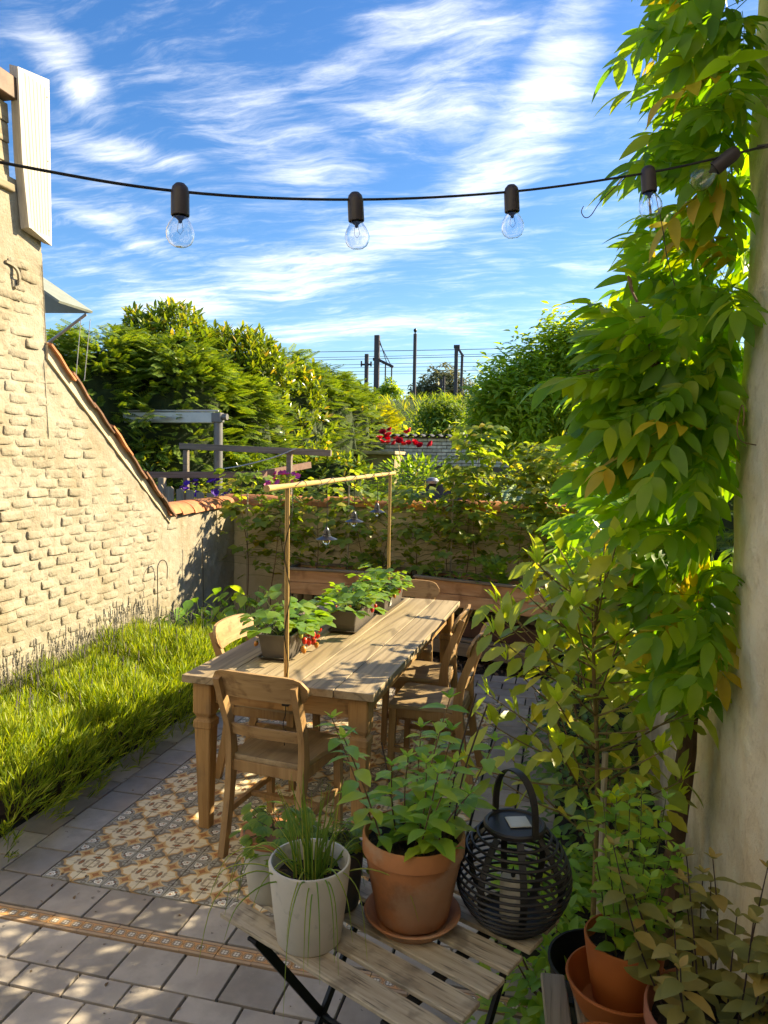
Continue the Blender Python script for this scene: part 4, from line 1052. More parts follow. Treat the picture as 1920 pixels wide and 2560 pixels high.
# ------------------------------------------------------------------ generic plant makers
def tri_leaf(L, W, serr=.12, gap=1.1, n=5, pet=.05):
    """three leaflets on a stalk"""
    l = leaf(L, W, n, .2, .22, .5, 1, serr); P = []
    for a in (-gap, 0, gap): P.append((*l, Matrix.Translation((0, pet, 0)) @ Matrix.Rotation(-a, 4, 'Z') @ Matrix.Rotation(.25 if a else .1, 4, 'X')))
    P.append((*stick((0, 0, 0), (0, pet+.004, 0), .0011, .0009, 3), None))
    return combine(P)
def strawberry(t, x, y, rz, L, n, fruits, lab, overhang=1):
    g = thing('strawberry_plant', lab, 'plant', (x, y, .885), group='strawberry plants in the troughs')
    ms = [mesh_np('leaf', *tri_leaf(s, s*.86, .10, 1.25, 6, .012), L_STRAW, True) for s in (.052, .062, .072)]
    stems = MB(); c, s = math.cos(rz), math.sin(rz)
    crowns = [(-.15, 0), (0, .02), (.15, -.01)]
    for k in range(n):
        ly = random.choice(crowns)[0] + random.uniform(-.05, .05); lx = random.uniform(-.04, .04)
        b = Vector((x + c*lx - s*ly, y + s*lx + c*ly, .885)); d = rdir(.25, .95); ln = random.uniform(.09, .21)
        d.x *= 1.1; p = b + d*ln; p.z = max(p.z, .90)
        if k % 6 == 0: p = b + Vector((d.x, d.y, .25)).normalized()*ln
        stems.tube([b, b + (p-b)*.55 + Vector((0, 0, .02)), p], .0014, 4)
        o = Vector((d.x, d.y, -.15)).normalized()
        ob('leaf', random.choice(ms), g, mw=xf(p, frame(o, Vector((d.x*.5, d.y*.5, 1)) + jit(.35)), random.uniform(.85, 1.25)))
    stems.build('stem', M_STEM, g, True)
    fm = [mat_simple('ripe_strawberry', (.60, .022, .014), .32, var=.15, bump=(300, .3, .001), spec=.6), mat_simple('pale_strawberry', (.55, .20, .03), .35, var=.2, bump=(300, .3, .001), spec=.6), mat_simple('unripe_strawberry', (.38, .40, .09), .4, var=.2, bump=(300, .3, .001))] if 'ripe_strawberry' not in bpy.data.materials else [bpy.data.materials[q] for q in ('ripe_strawberry', 'pale_strawberry', 'unripe_strawberry')]
    cal = combine([(*leaf(.012, .006, 2, .1, .4), Matrix.Rotation(q*1.05, 4, 'Z')) for q in range(6)])
    for (fx, fy, fz, sc, m) in fruits:
        p = Vector((x + c*fx - s*fy, y + s*fx + c*fy, fz))
        f = MB().lathe([(.001, .004), (.007, .003), (.0115, -.004), (.0120, -.011), (.0095, -.020), (.005, -.027), (.001, -.029)], 14, (0, 0, 0)).build('strawberry', fm[m], g, True, mw=xf(p, R3(random.uniform(-.4, .4), random.uniform(-.4, .4), random.uniform(0, 6)), sc))
        ob('calyx', mesh_np('calyx', *cal, L_STRAW, True), f, mw=xf(p + Vector((0, 0, .004)), R3(), sc))
        b = Vector((x + c*fx*.3 - s*fy, y + s*fx*.3 + c*fy, .90))
        MB().tube(smoothpath([b, (b+p)/2 + Vector((0, 0, .03)), p + Vector((0, 0, .004))], 4), .0011, 4).build('stem', M_STEM, g, True)
strawberry(None, .700, 1.095, .05, .5, 54, [(.115, -.02, .885, 1.25, 0), (.125, .03, .865, 1.3, 0), (.13, -.06, .850, 1.3, 0), (.118, -.10, .862, 1.15, 0), (.14, .0, .835, 1.2, 0), (.145, .10, .875, 1.0, 0), (.15, .05, .85, .9, 0), (.13, -.16, .832, 1.25, 1), (.155, -.0, .815, 1.1, 1), (.10, -.12, .895, 1.1, 2), (.115, -.07, .9, 1.0, 2), (-.12, -.17, .845, 1.0, 1), (-.115, -.1, .86, .8, 2)], 'leafy strawberry plant with a cluster of red fruit in the nearest trough')
strawberry(None, .862, 1.79, .02, .5, 58, [(.03, -.2, .93, 1.1, 1), (.075, -.15, .93, 1.15, 2), (-.06, -.2, .925, .9, 0), (.11, .05, .87, 1.0, 0), (.112, .12, .88, .9, 0), (-.02, -.1, .95, 1.0, 1)], 'tall strawberry plant with few fruit in the middle trough')
strawberry(None, .905, 2.40, -.03, .5, 54, [(.11, .02, .90, 1.1, 0), (.112, -.12, .885, .9, 1), (.105, .12, .92, .9, 2)], 'strawberry plant with one red berry in the farthest trough')
def canes(name, label, cat, base, height, lean, nleaf, ms, stemmat, spread=.16, group=None, r=.006, droop=.5, z0=.35, stake=None, topdense=.5, kidmat=None):
    """upright stem(s) carrying leaves"""
    g = thing(name, label, cat, base, group=group); B = Vector(base)
    top = B + Vector((lean[0], lean[1], height)); ctl = [B]
    for k in range(1, 5): ctl.append(B + (top-B)*k/4 + Vector((random.uniform(-.05, .05), random.uniform(-.03, .03), 0)))
    path = smoothpath(ctl, 6); m = len(path)
    MB().tube(path, [r*(1-.75*i/(m-1)) for i in range(m)], 6).build('cane', stemmat, g, True)
    tw = MB()
    for k in range(nleaf):
        u = z0 + (1-z0)*random.random()**topdense; p = path[min(m-1, int(u*(m-1)))]
        d = rdir(-.15, .55); ln = random.uniform(.3, 1)*spread*(1.15-.55*u)
        q = p + Vector((d.x*ln, d.y*ln*.8, abs(d.z)*ln*.6)); tw.tube([p, (p+q)/2 + Vector((0, 0, .012)), q], .0015, 3)
        ob('leaf', random.choice(ms), g, mw=xf(q, frame(Vector((d.x, d.y, -droop*random.uniform(.3, 1.4))), Vector((d.x*.4, d.y*.4, 1)) + jit(.4)), random.uniform(.75, 1.2)))
    tw.build('twig', kidmat or stemmat, g)['kind'] = 'stuff'
    if stake: MB().tube([B + Vector((.03, .01, -.1)), B + Vector((.03 + lean[0]*.3, .01, stake))], .008, 7).build('stake', M_STAKE, g, True)
    return g
RASP = [mesh_np('leaf', *tri_leaf(s, s*.70, .10, 1.15, 6, .025), L_RASP, True) for s in (.062, .075, .088)]
def raspberries():
    spots = [(-1.03, 4.30, 1.62, 'raspberry cane beside the wall corner with its stake', 48, 1.45), (-.72, 4.28, 1.48, 'bushy raspberry cane left of the near bamboo pole', 58, None), (-.30, 4.33, 1.58, 'raspberry cane just right of the near bamboo pole', 44, None),
             (.02, 4.34, 1.66, 'raspberry cane behind the lowest pendant lamp', 40, 1.5), (.40, 4.36, 1.45, 'raspberry cane rising behind the middle pendant lamp', 44, None), (.78, 4.33, 1.5, 'raspberry cane right of the far bamboo pole', 70, None),
             (1.05, 4.30, 1.7, 'tall raspberry cane leaning over the coping', 95, 1.6), (1.38, 4.28, 2.12, 'tallest raspberry cane above the right planter', 105, None), (1.72, 4.25, 1.95, 'dense raspberry cane at the right end of the planter', 100, None), (2.05, 4.2, 1.9, 'raspberry cane beside the wisteria at the back wall', 90, None), (2.35, 4.25, 1.8, 'last raspberry cane in the right corner of the back wall', 75, None),
             (-.52, 4.18, 1.35, 'short raspberry cane in front of the left planter end', 40, None), (.2, 4.42, 1.4, 'raspberry cane spread flat on the wall behind the lamps', 50, None), (1.22, 4.44, 1.6, 'raspberry cane spread flat on the wall over the carrots', 60, None), (1.88, 4.4, 1.75, 'raspberry cane between the two densest canes on the right', 70, None)]
    for k, (x, y, h, lab, n, stk) in enumerate(spots):
        canes('raspberry_cane', lab, 'raspberry', (x, y, .05), h, (random.uniform(-.12, .12), random.uniform(-.05, .12)), int(n*1.6), RASP, M_CANE, .42, 'raspberries along the back wall', .007, .6, .36, stk, .62, M_STEM)
raspberries()
# leafy climber bits on the wall face and plants in the planters
HEARTS = [mesh_np('leaf', *leaf(s, s*.85, 6, .15, .2, .35), L_RASP, True) for s in (.07, .09)]
def box_plants():
    small = [mesh_np('leaf', *leaf(s, s*.55, 5, .25, .35, .5), L_STRAW, True) for s in (.05, .065)]
    fern = [mesh_np('leaf', *combine([(*leaf(.045, .016, 3, .1, .2), Matrix.Translation((0, .012*k, 0)) @ Matrix.Rotation(s*1.0, 4, 'Z')) for k in range(1, 7) for s in (-1, 1)] + [(*stick((0, 0, 0), (0, .09, 0), .001, .0006, 3), None)]), L_BRIGHT, True)]
    for (x, y, z, n, ms, R, h, lab, nm) in (
        (-.22, 4.2, .72, 16, small, .14, .08, 'small seedling in the left end of the left planter', 'seedling'), (.12, 4.2, .72, 26, small, .2, .14, 'leafy seedling in the middle of the left planter', 'seedling'),
        (.98, 4.12, .70, 24, small, .13, .13, 'chard seedling at the left end of the right planter', 'seedling'), (1.22, 4.03, .70, 18, small, .12, .09, 'low seedling in the middle of the right planter', 'seedling'), (1.56, 3.95, .70, 60, fern, .22, .24, 'feathery carrot greens in the right planter', 'carrot_plant'),
        (1.12, 4.10, .36, 22, small, .13, .12, 'lettuce on the left of the lower trough', 'lettuce'), (1.42, 4.02, .36, 24, small, .14, .12, 'lettuce on the right of the lower trough', 'lettuce')):
        g = thing(nm, lab, 'plant', (x, y, z))
        for k in range(n):
            d = rdir(.2, .95); p = Vector((x, y, z)) + Vector((d.x*R*random.random(), d.y*R*.6*random.random(), h*random.random()))
            ob('leaf', random.choice(ms), g, mw=xf(p, frame(Vector((d.x, d.y, d.z*.8)), Vector((0, 0, 1))+jit(.4)), random.uniform(.8, 1.3)))
box_plants()
def corner_plant():
    g = thing('hydrangea_bush', 'leafy green bush in the corner behind the left chair', 'bush', (-.72, 3.25, 0))
    ms = [mesh_np('leaf', *leaf(s, s*.62, 6, .2, .3, .45, 1, .06), L_MINT, True) for s in (.10, .12, .14)]
    st = MB()
    for k in range(120):
        x = random.gauss(-.70, .22); y = random.gauss(3.25, .28); h = random.uniform(.25, .72)*max(.5, 1-abs(x+.7)*.7)
        d = rdir(0, .5); p = Vector((x + d.x*.06, y + d.y*.06, h))
        if k % 3 == 0: st.tube([(x*.6-.28, y, 0), (x, y, h*.6), p], .003, 4)
        ob('leaf', random.choice(ms), g, mw=xf(p, frame(Vector((d.x, d.y, -.35)), Vector((0, 0, 1))+jit(.35)), random.uniform(.7, 1.15)))
    st.build('stem', M_STEM, g)
    gr = combine([(*leaf(.5, .012, 6, .2, .55), None)]); mats = []
    for k in range(90):
        a = random.uniform(0, 6.28); b = Vector((-.95 + random.uniform(-.2, .55), 3.0 + random.uniform(-.25, .3), .05)); d = Vector((math.cos(a)*.4, math.sin(a)*.4, 1))
        mats.append(xf(b, frame(d, Vector((-math.cos(a), -math.sin(a), .4))), random.uniform(.8, 1.5)))
    g2 = thing('ornamental_grass', 'arching tuft of long grass at the foot of the corner bush', 'grass', (-.7, 3.0, 0))
    scatter('blades', gr, mats, L_BRIGHT, g2)
    h = thing('plant_stake', 'thin iron stake with curled hook against the corner wall', 'stake', (-.98, 3.6, 0))
    MB().tube([(-1.08, 3.55, 0), (-1.10, 3.55, 1.06)], .005, 6).build('rod', M_GUN, h, True)
    MB().tube(smoothpath([(-1.10, 3.55, .95), (-1.06, 3.55, .93), (-1.03, 3.55, .95), (-1.04, 3.55, .98)], 4), .003, 5).build('hook', M_GUN, h, True)
    h = thing('shepherd_hook', 'thin curled metal shepherd hook leaning at the whitewashed wall', 'hook', (-1.15, 2.85, 0))
    MB().tube(smoothpath([(-1.14, 2.86, .2), (-1.15, 2.86, .80), (-1.16, 2.90, .91), (-1.16, 2.97, .93), (-1.16, 3.03, .88), (-1.16, 3.03, .76)], 6), .004, 6).build('rod', M_GUN, h, True)
corner_plant()
# ------------------------------------------------------------------ wisteria
def wist_tpl(n=11, L=.085, W=.036, ra=.26):
    P = []; R = .0016
    for k in range(8): P.append((*stick((0, ra*k/8, -.10*ra*(k/8)**2), (0, ra*(k+1)/8, -.10*ra*((k+1)/8)**2), R*(1-.08*k), R*(1-.08*(k+1)), 3), None))
    m = n//2
    for k in range(m):
        u = .28 + .66*k/(m-1); s = L*(1 + .18*math.sin(PI*u))*random.uniform(.88, 1.1); y = ra*u; z = -.10*ra*u*u
        for sd in (-1, 1):
            l = leaf(s*random.choice((1, 1, 1, .82)), W*random.uniform(.82, 1.15), 6, random.uniform(.05, .45), random.uniform(-.05, .55), random.uniform(.36, .46), .55, 0, random.uniform(-.5, .5))
            P.append((*l, Matrix.Translation((0, y, z)) @ Matrix.Rotation(sd*random.uniform(-1.05, -.75), 4, 'Z') @ Matrix.Rotation(random.uniform(-.55, -.1), 4, 'X') @ Matrix.Rotation(sd*random.uniform(-.1, .35), 4, 'Y')))
    P.append((*leaf(L*1.15, W*1.1, 6, .2, .3, .4, .55), Matrix.Translation((0, ra, -.10*ra)) @ Matrix.Rotation(-.3, 4, 'X')))
    return combine(P)
def wisteria():
    g = thing('wisteria', 'large wisteria climbing the house wall, long green leaves with some yellow ones', 'wisteria', (2.58, .1, 0))
    green = [mesh_np('leaf', *wist_tpl(random.choice((9, 11, 11, 13)), random.uniform(.082, .108), random.uniform(.034, .046), random.uniform(.20, .29)), L_WIST, True) for _ in range(11)]
    yel = [mesh_np('leaf', *wist_tpl(random.choice((7, 9)), random.uniform(.08, .095), .036, random.uniform(.18, .24)), L_YELLOW, True) for _ in range(3)]
    def br(pts, r0, r1, n=8):
        p = smoothpath(pts, 6); m = len(p); MB().tube([q + jit(.004) for q in p], [r0 + (r1-r0)*i/(m-1) + .002*math.sin(i*1.3) for i in range(m)], n).build('branch', M_BARK, g, True)
    tp = smoothpath([(2.52, .16, -.02), (2.56, .10, .6), (2.58, .04, 1.2), (2.565, -.03, 1.62), (2.575, -.06, 1.88)], 6)
    MB().tube([q + jit(.004) for q in tp], [.036 - .014*i/(len(tp)-1) + .003*math.sin(i*1.1) for i in range(len(tp))], 9).build('trunk', M_BARK, g, True)
    br([(2.575, -.06, 1.86), (2.52, -.12, 1.95), (2.44, -.20, 2.04), (2.38, -.25, 2.10)], .019, .011)
    br([(2.38, -.25, 2.10), (2.28, -.22, 2.11), (2.15, -.18, 2.08)], .011, .004, 6)
    br([(2.38, -.25, 2.10), (2.34, -.18, 2.25), (2.30, -.1, 2.4)], .010, .004, 6)
    br([(2.575, -.06, 1.88), (2.56, .05, 2.15), (2.55, .15, 2.45), (2.56, .1, 2.9), (2.53, .22, 3.4), (2.5, .3, 4.0)], .020, .008)
    br([(2.57, .0, 1.55), (2.50, .10, 1.75), (2.54, .22, 2.0), (2.50, .34, 2.5), (2.54, .45, 3.1), (2.5, .4, 3.7)], .017, .007)
    br([(2.57, .05, 1.3), (2.56, .6, 1.5), (2.58, 1.4, 1.5), (2.56, 2.4, 1.52), (2.5, 3.4, 1.5)], .017, .007)
    br([(2.55, .15, 2.4), (2.46, .20, 2.55), (2.40, .35, 2.75), (2.38, .5, 3.0)], .010, .005, 6)
    br([(2.56, 1.0, 1.5), (2.46, 1.3, 1.7), (2.36, 1.7, 1.78)], .009, .004, 6)
    #                centre            radii            n   yellow  main leaf direction
    clusters = [((2.57, -.04, 3.30), (.08, .42, .62), 66, .13, (-.75, -.35, -.30)),
                ((2.57, -.04, 2.66), (.08, .40, .36), 46, .12, (-.8, -.3, -.30)),
                ((2.53, -.02, 2.22), (.11, .38, .24), 40, .10, (-.8, -.3, -.25)),
                ((2.48, -.10, 2.06), (.11, .20, .13), 30, .04, (-.9, -.3, -.12)),
                ((2.48, -.06, 1.95), (.14, .28, .16), 26, .2, (-.7, -.4, -.25)),
                ((2.54, .25, 1.68), (.10, .46, .24), 36, .05, (-.8, -.4, -.25)),
                ((2.55, .05, 1.40), (.08, .40, .26), 44, .22, (-.6, -.5, -.4)),
                ((2.57, -.26, 3.10), (.05, .16, .60), 34, .1, (-.5, -.55, -.4)),
                ((2.57, -.10, 2.15), (.05, .16, .45), 38, .1, (-.6, -.5, -.4)),
                ((2.59, -.08, 1.42), (.04, .14, .30), 24, .12, (-.5, -.6, -.4)),
                ((2.70, .16, 2.25), (.09, .12, .85), 40, .1, (-.2, -.6, -.5)),
                ((2.38, -.14, 2.09), (.12, .16, .10), 15, .03, (-.9, -.25, -.1))]
    spill = []
    for (c, r, n) in (((2.50, 1.15, 1.36), (.16, .62, .28), 190), ((2.48, 1.85, 1.28), (.18, .5, .22), 50), ((2.48, 2.9, 1.22), (.18, .6, .20), 34)):
        for k in range(n):
            q = jit(1); p = Vector(c) + Vector((q.x*r[0], q.y*r[1], q.z*r[2])); spill.append(xf(p, frame(Vector((-.7, -.3, -.3)) + jit(.55), Vector((-.15, -.45, .85)) + jit(.45)), random.uniform(.75, 1.1)))
    scatter('foliage', wist_tpl(11, .095, .042, .26), spill, L_WIST, g, 'stuff')
    for (c, r, n, fy, md) in clusters:
        for k in range(n):
            while True:
                q = Vector((random.uniform(-1, 1), random.uniform(-1, 1), random.uniform(-1, 1)))
                if q.length < 1: break
            p = Vector(c) + Vector((q.x*r[0], q.y*r[1], q.z*r[2])); p.x = min(p.x, HX-.05) if c[0] < 2.63 else p.x
            d = (Vector(md) + jit(.62)); 
            if c[0] < 2.63 and p.x + d.normalized().x*.3 > HX-.02: d.x = -abs(d.x)
            M = frame(d, Vector((-.15, -.55, .8)) + jit(.45))
            ob('leaf', random.choice(yel) if random.random() < fy else random.choice(green), g, mw=xf(p, M, random.uniform(.6, 1.12)))
    # twining tendrils
    for pts in ([(2.26, -.52, 2.56), (2.22, -.53, 2.52), (2.19, -.53, 2.49), (2.17, -.53, 2.46), (2.155, -.53, 2.455), (2.145, -.53, 2.47), (2.15, -.53, 2.485)], [(2.34, -.45, 2.53), (2.36, -.45, 2.44), (2.375, -.45, 2.36), (2.40, -.43, 2.29)]):
        MB().tube(smoothpath(pts, 6), .0012, 4).build('tendril', M_DARKSTEM, g, True)
    gt = mat_simple('green_twine', (.05, .30, .14), .5, bump=None)
    tw = thing('garden_twine', 'thin green twine tying the wisteria to the wall', 'twine', (2.58, -.05, 1.5))
    MB().tube(smoothpath([(2.46, -.02, 1.90), (2.44, -.03, 1.80), (2.45, -.02, 1.70), (2.50, -.03, 1.64), (2.56, -.04, 1.58), (2.57, -.05, 1.5), (2.565, -.05, 1.40), (2.56, -.05, 1.32)], 6), .0014, 4).build('strand', gt, tw, True)
    wd = thing('wall_bracket', 'small rusty wire hook fixed to the plaster beside the wisteria', 'hook', (2.62, -.34, 1.85))
    rust = mat_simple('rusty_wire', (.16, .10, .05), .7, .3, bump=None)
    MB().tube(smoothpath([(HX, -.36, 1.86), (2.60, -.37, 1.87), (2.585, -.38, 1.90), (2.585, -.40, 1.95), (2.585, -.43, 1.965), (2.585, -.455, 1.94), (2.585, -.45, 1.91)], 5), .0018, 5).build('wire', rust, wd, True)
wisteria()
# ------------------------------------------------------------------ shrub in front of the house wall
def arbutus():
    g = thing('strawberry_tree_shrub', 'young staked shrub with toothed yellow-green leaves before the house wall', 'shrub', (2.27, .02, 0))
    ms = [mesh_np('leaf', *leaf(s, s*.42, 9, random.uniform(.15, .35), random.uniform(.05, .4), .52, .8, .07, random.uniform(-.3, .3)), L_LAUREL, True) for s in (.085, .098, .108, .12, .10)]
    tips = [mesh_np('leaf', *leaf(s, s*.34, 7, .35, .1, .52, .8, .05), L_LAURTIP, True) for s in (.06, .072)]
    B = Vector((2.27, .02, 0))
    trunk = smoothpath([B, B+Vector((.005, 0, .4)), B+Vector((-.005, -.01, .8)), B+Vector((-.03, -.03, 1.15)), B+Vector((-.02, -.06, 1.40))], 6)
    MB().tube(trunk, [.012 - .008*i/(len(trunk)-1) for i in range(len(trunk))], 7).build('trunk', M_TWIG, g, True)
    MB().tube([B+Vector((.022, -.02, -.05)), B+Vector((.022, -.02, .80))], .011, 8).build('stake', M_STAKE, g, True)
    nl = 0; spec = []; extra = []
    for k in range(46):
        z = .42 + .95*(k/45)**.95; a = k*2.4 + random.uniform(-.3, .3); spec.append((z, a, random.uniform(.26, .40)*(1.0 if z < 1.1 else .75), random.uniform(.25, .8)))
    # the long low shoots seen in the photograph: left toward the terracotta pot, right across the wall
    spec += [(.62, 3.45, .46, .05), (.72, 3.15, .40, .3), (.70, -.45, .36, .55), (.78, -.9, .42, .35), (.88, 3.6, .42, .5), (1.0, 2.9, .38, .4)]
    for (z, a, ln, up) in spec:
        p0 = trunk[min(len(trunk)-1, int(z/1.40*(len(trunk)-1)))]
        d = Vector((math.cos(a), math.sin(a)*.85, up)).normalized()
        if p0.x + d.x*ln > HX-.10: d.x = (HX-.10-p0.x)/ln
        p1 = p0 + d*ln + Vector((0, 0, .05)); path = smoothpath([p0, p0 + d*ln*.5, p1], 5); m = len(path)
        MB().tube(path, [.0042 - .0024*i/(m-1) for i in range(m)], 5).build('branch', M_TWIG, g, True)
        for q in range(8):
            u = .30 + .70*q/7; p = path[min(m-1, int(u*(m-1)))]; an = q*2.4 + random.uniform(-.4, .4)
            s1 = d.cross(Vector((0, 0, 1))).normalized(); s2 = s1.cross(d)
            o = (s1*math.cos(an) + s2*math.sin(an))*.9 + d*.55; o.z -= .12
            if p.x + o.x*.09 > HX-.02: o.x = -abs(o.x)
            nl += 1; mw_ = xf(p + o*.008, frame(o, Vector((0, -.25, 1)) + jit(.45)), random.uniform(.8, 1.15))
            if nl % 3 and nl < 444: ob('leaf', random.choice(ms), g, mw=mw_)
            else: extra.append(mw_)
        for q in range(4):
            an = q*1.57 + random.uniform(-.3, .3); o = (s1*math.cos(an) + s2*math.sin(an))*.55 + Vector((0, 0, .9)) + d*.3
            ob('shoot_leaf', random.choice(tips), g, mw=xf(p1, frame(o, -o.cross(s1) + jit(.1)), random.uniform(.8, 1.1)))
    scatter('foliage', leaf(.10, .042, 9, .25, .2, .52, .8, .07), extra, L_LAUREL, g, 'stuff')
arbutus()
def groundcover():
    tp = leaf(.07, .034, 4, .2, .25, .45)
    for (x, y, h, R, n, mt, lab, nm) in ((2.30, .75, .62, .30, 420, L_DARK, 'dark green shrub at the foot of the house wall end', 'dark_shrub'), (2.25, 1.35, .75, .32, 420, L_DARK, 'dark leafy shrub behind the staked shrub', 'dark_shrub'),
                                     (2.32, 2.0, .80, .34, 380, L_DARK, 'dark evergreen shrub along the side wall', 'dark_shrub'), (2.38, 2.75, .7, .34, 320, L_TREE, 'green shrub beside the right planter', 'dark_shrub'),
                                     (2.12, .25, .34, .26, 420, L_MINT, 'low trailing plant with tiny white flowers under the staked shrub', 'trailing_plant'), (2.16, -.25, .36, .26, 380, L_MINT, 'low herb patch behind the lantern', 'trailing_plant'), (2.42, .30, .42, .22, 300, L_BRIGHT, 'leafy plant at the base of the house wall', 'trailing_plant')):
        g = thing(nm, lab, 'shrub', (x, y, 0)); mats = []
        for k in range(n):
            q = rdir(-.1, 1); rr = random.random()**.4; p = Vector((x + q.x*R*rr, y + q.y*R*rr, max(.02, h*(.15 + .85*abs(q.z)*rr)))); p.x = min(p.x, HX-.04)
            o = Vector((q.x, q.y, random.uniform(-.3, .5))); mats.append(xf(p, frame(o, Vector((0, 0, 1))+jit(.5)), random.uniform(.55, 1.05)))
        scatter('foliage', tp, mats, mt, g, 'stuff')
        st = MB()
        for k in range(7): q = rdir(.2, 1); st.tube([(x, y, 0), (x+q.x*R*.5, y+q.y*R*.5, h*.4), (x+q.x*R*.8, y+q.y*R*.8, h*.75)], [.006, .004, .002], 4)
        st.build('stem', M_CANE, g)
    # greenery on the soil under the slatted table
    mats = []
    for k in range(1500):
        x = random.uniform(1.25, 2.5); y = random.uniform(-1.75, -.35)
        if y < -.6 and x < 1.95 and random.random() < .75 and not (x > 1.55 and y < -1.2): continue
        if x < 1.9 and y > -1.2: continue
        o = rdir(0, .5); mats.append(xf((x, y, random.uniform(.02, .22)), frame(o, Vector((0, 0, 1))+jit(.4)), random.uniform(.6, 1.1)))
    o = scatter('ground_cover', tp, mats, L_MINT); props(o, 'low green ground cover under the slatted table', 'ground cover', kind='stuff')
    tp2 = leaf(.06, .03, 3, .2, .5); mats = [xf((random.uniform(-.4, 2.3), random.uniform(3.62, 3.95), random.uniform(0, .03)), frame(rdir(-.2, .2), Vector((0, 0, 1))+jit(.8)), random.uniform(.5, 1.1)) for _ in range(420)]
    mats += [xf((random.uniform(-.35, 2.0), random.choice((random.uniform(-.75, .1), random.uniform(.1, 2.8))), .004), frame(rdir(-.05, .05), Vector((0, 0, 1))+jit(.5)), random.uniform(.2, .55)) for _ in range(70)]
    dl = mat_leaf('dead_leaf', [(0, (.10, .055, .03)), (1, (.26, .16, .09))], .15, .7, (1, 1, 1))
    o = scatter('fallen_leaves', tp2, mats, dl); props(o, 'dry brown leaves scattered over the soil and paving', 'leaves', kind='stuff')
groundcover()
# ------------------------------------------------------------------ herbs in pots
def mint(name, label, c, z, R, nstem, h, ms, stemmat, tipms, spread=.5, nn=7, lean=(0, 0)):
    g = thing(name, label, 'plant', (c[0], c[1], z)); n = 0
    for k in range(nstem):
        a = random.uniform(0, 6.28); r = R*math.sqrt(random.random()); b = Vector((c[0] + r*math.cos(a), c[1] + r*math.sin(a), z)); hh = h*random.uniform(.55, 1.0)
        d = Vector((math.cos(a)*spread*r/R*.6 + lean[0], math.sin(a)*spread*r/R*.6 + lean[1], 1)).normalized(); top = b + d*hh
        path = smoothpath([b, b + d*hh*.5 + jit(.012), top], 5); m = len(path); MB().tube(path, [.0024 - .0011*i/(m-1) for i in range(m)], 5).build('stem', stemmat, g, True)
        an = random.uniform(0, 3)
        for q in range(nn):
            u = .22 + .76*q/(nn-1); p = path[min(m-1, int(round(u*(m-1))))] + (path[-1]-path[0])*0; an += 1.57
            last = q == nn-1
            for sd in ((0, PI) if not last else (0, PI/2, PI, 3*PI/2)):
                o = Vector((math.cos(an+sd), math.sin(an+sd), .15 if not last else .75)); s = (1.05 - .35*u) if not last else .62
                if p.x + o.x*.05 > HX-.02: continue
                if n < 295: ob('leaf', random.choice(tipms if last else ms), g, mw=xf(p, frame(o, Vector((0, 0, 1)) + jit(.25)), s*random.uniform(.8, 1.15))); n += 1
    return g
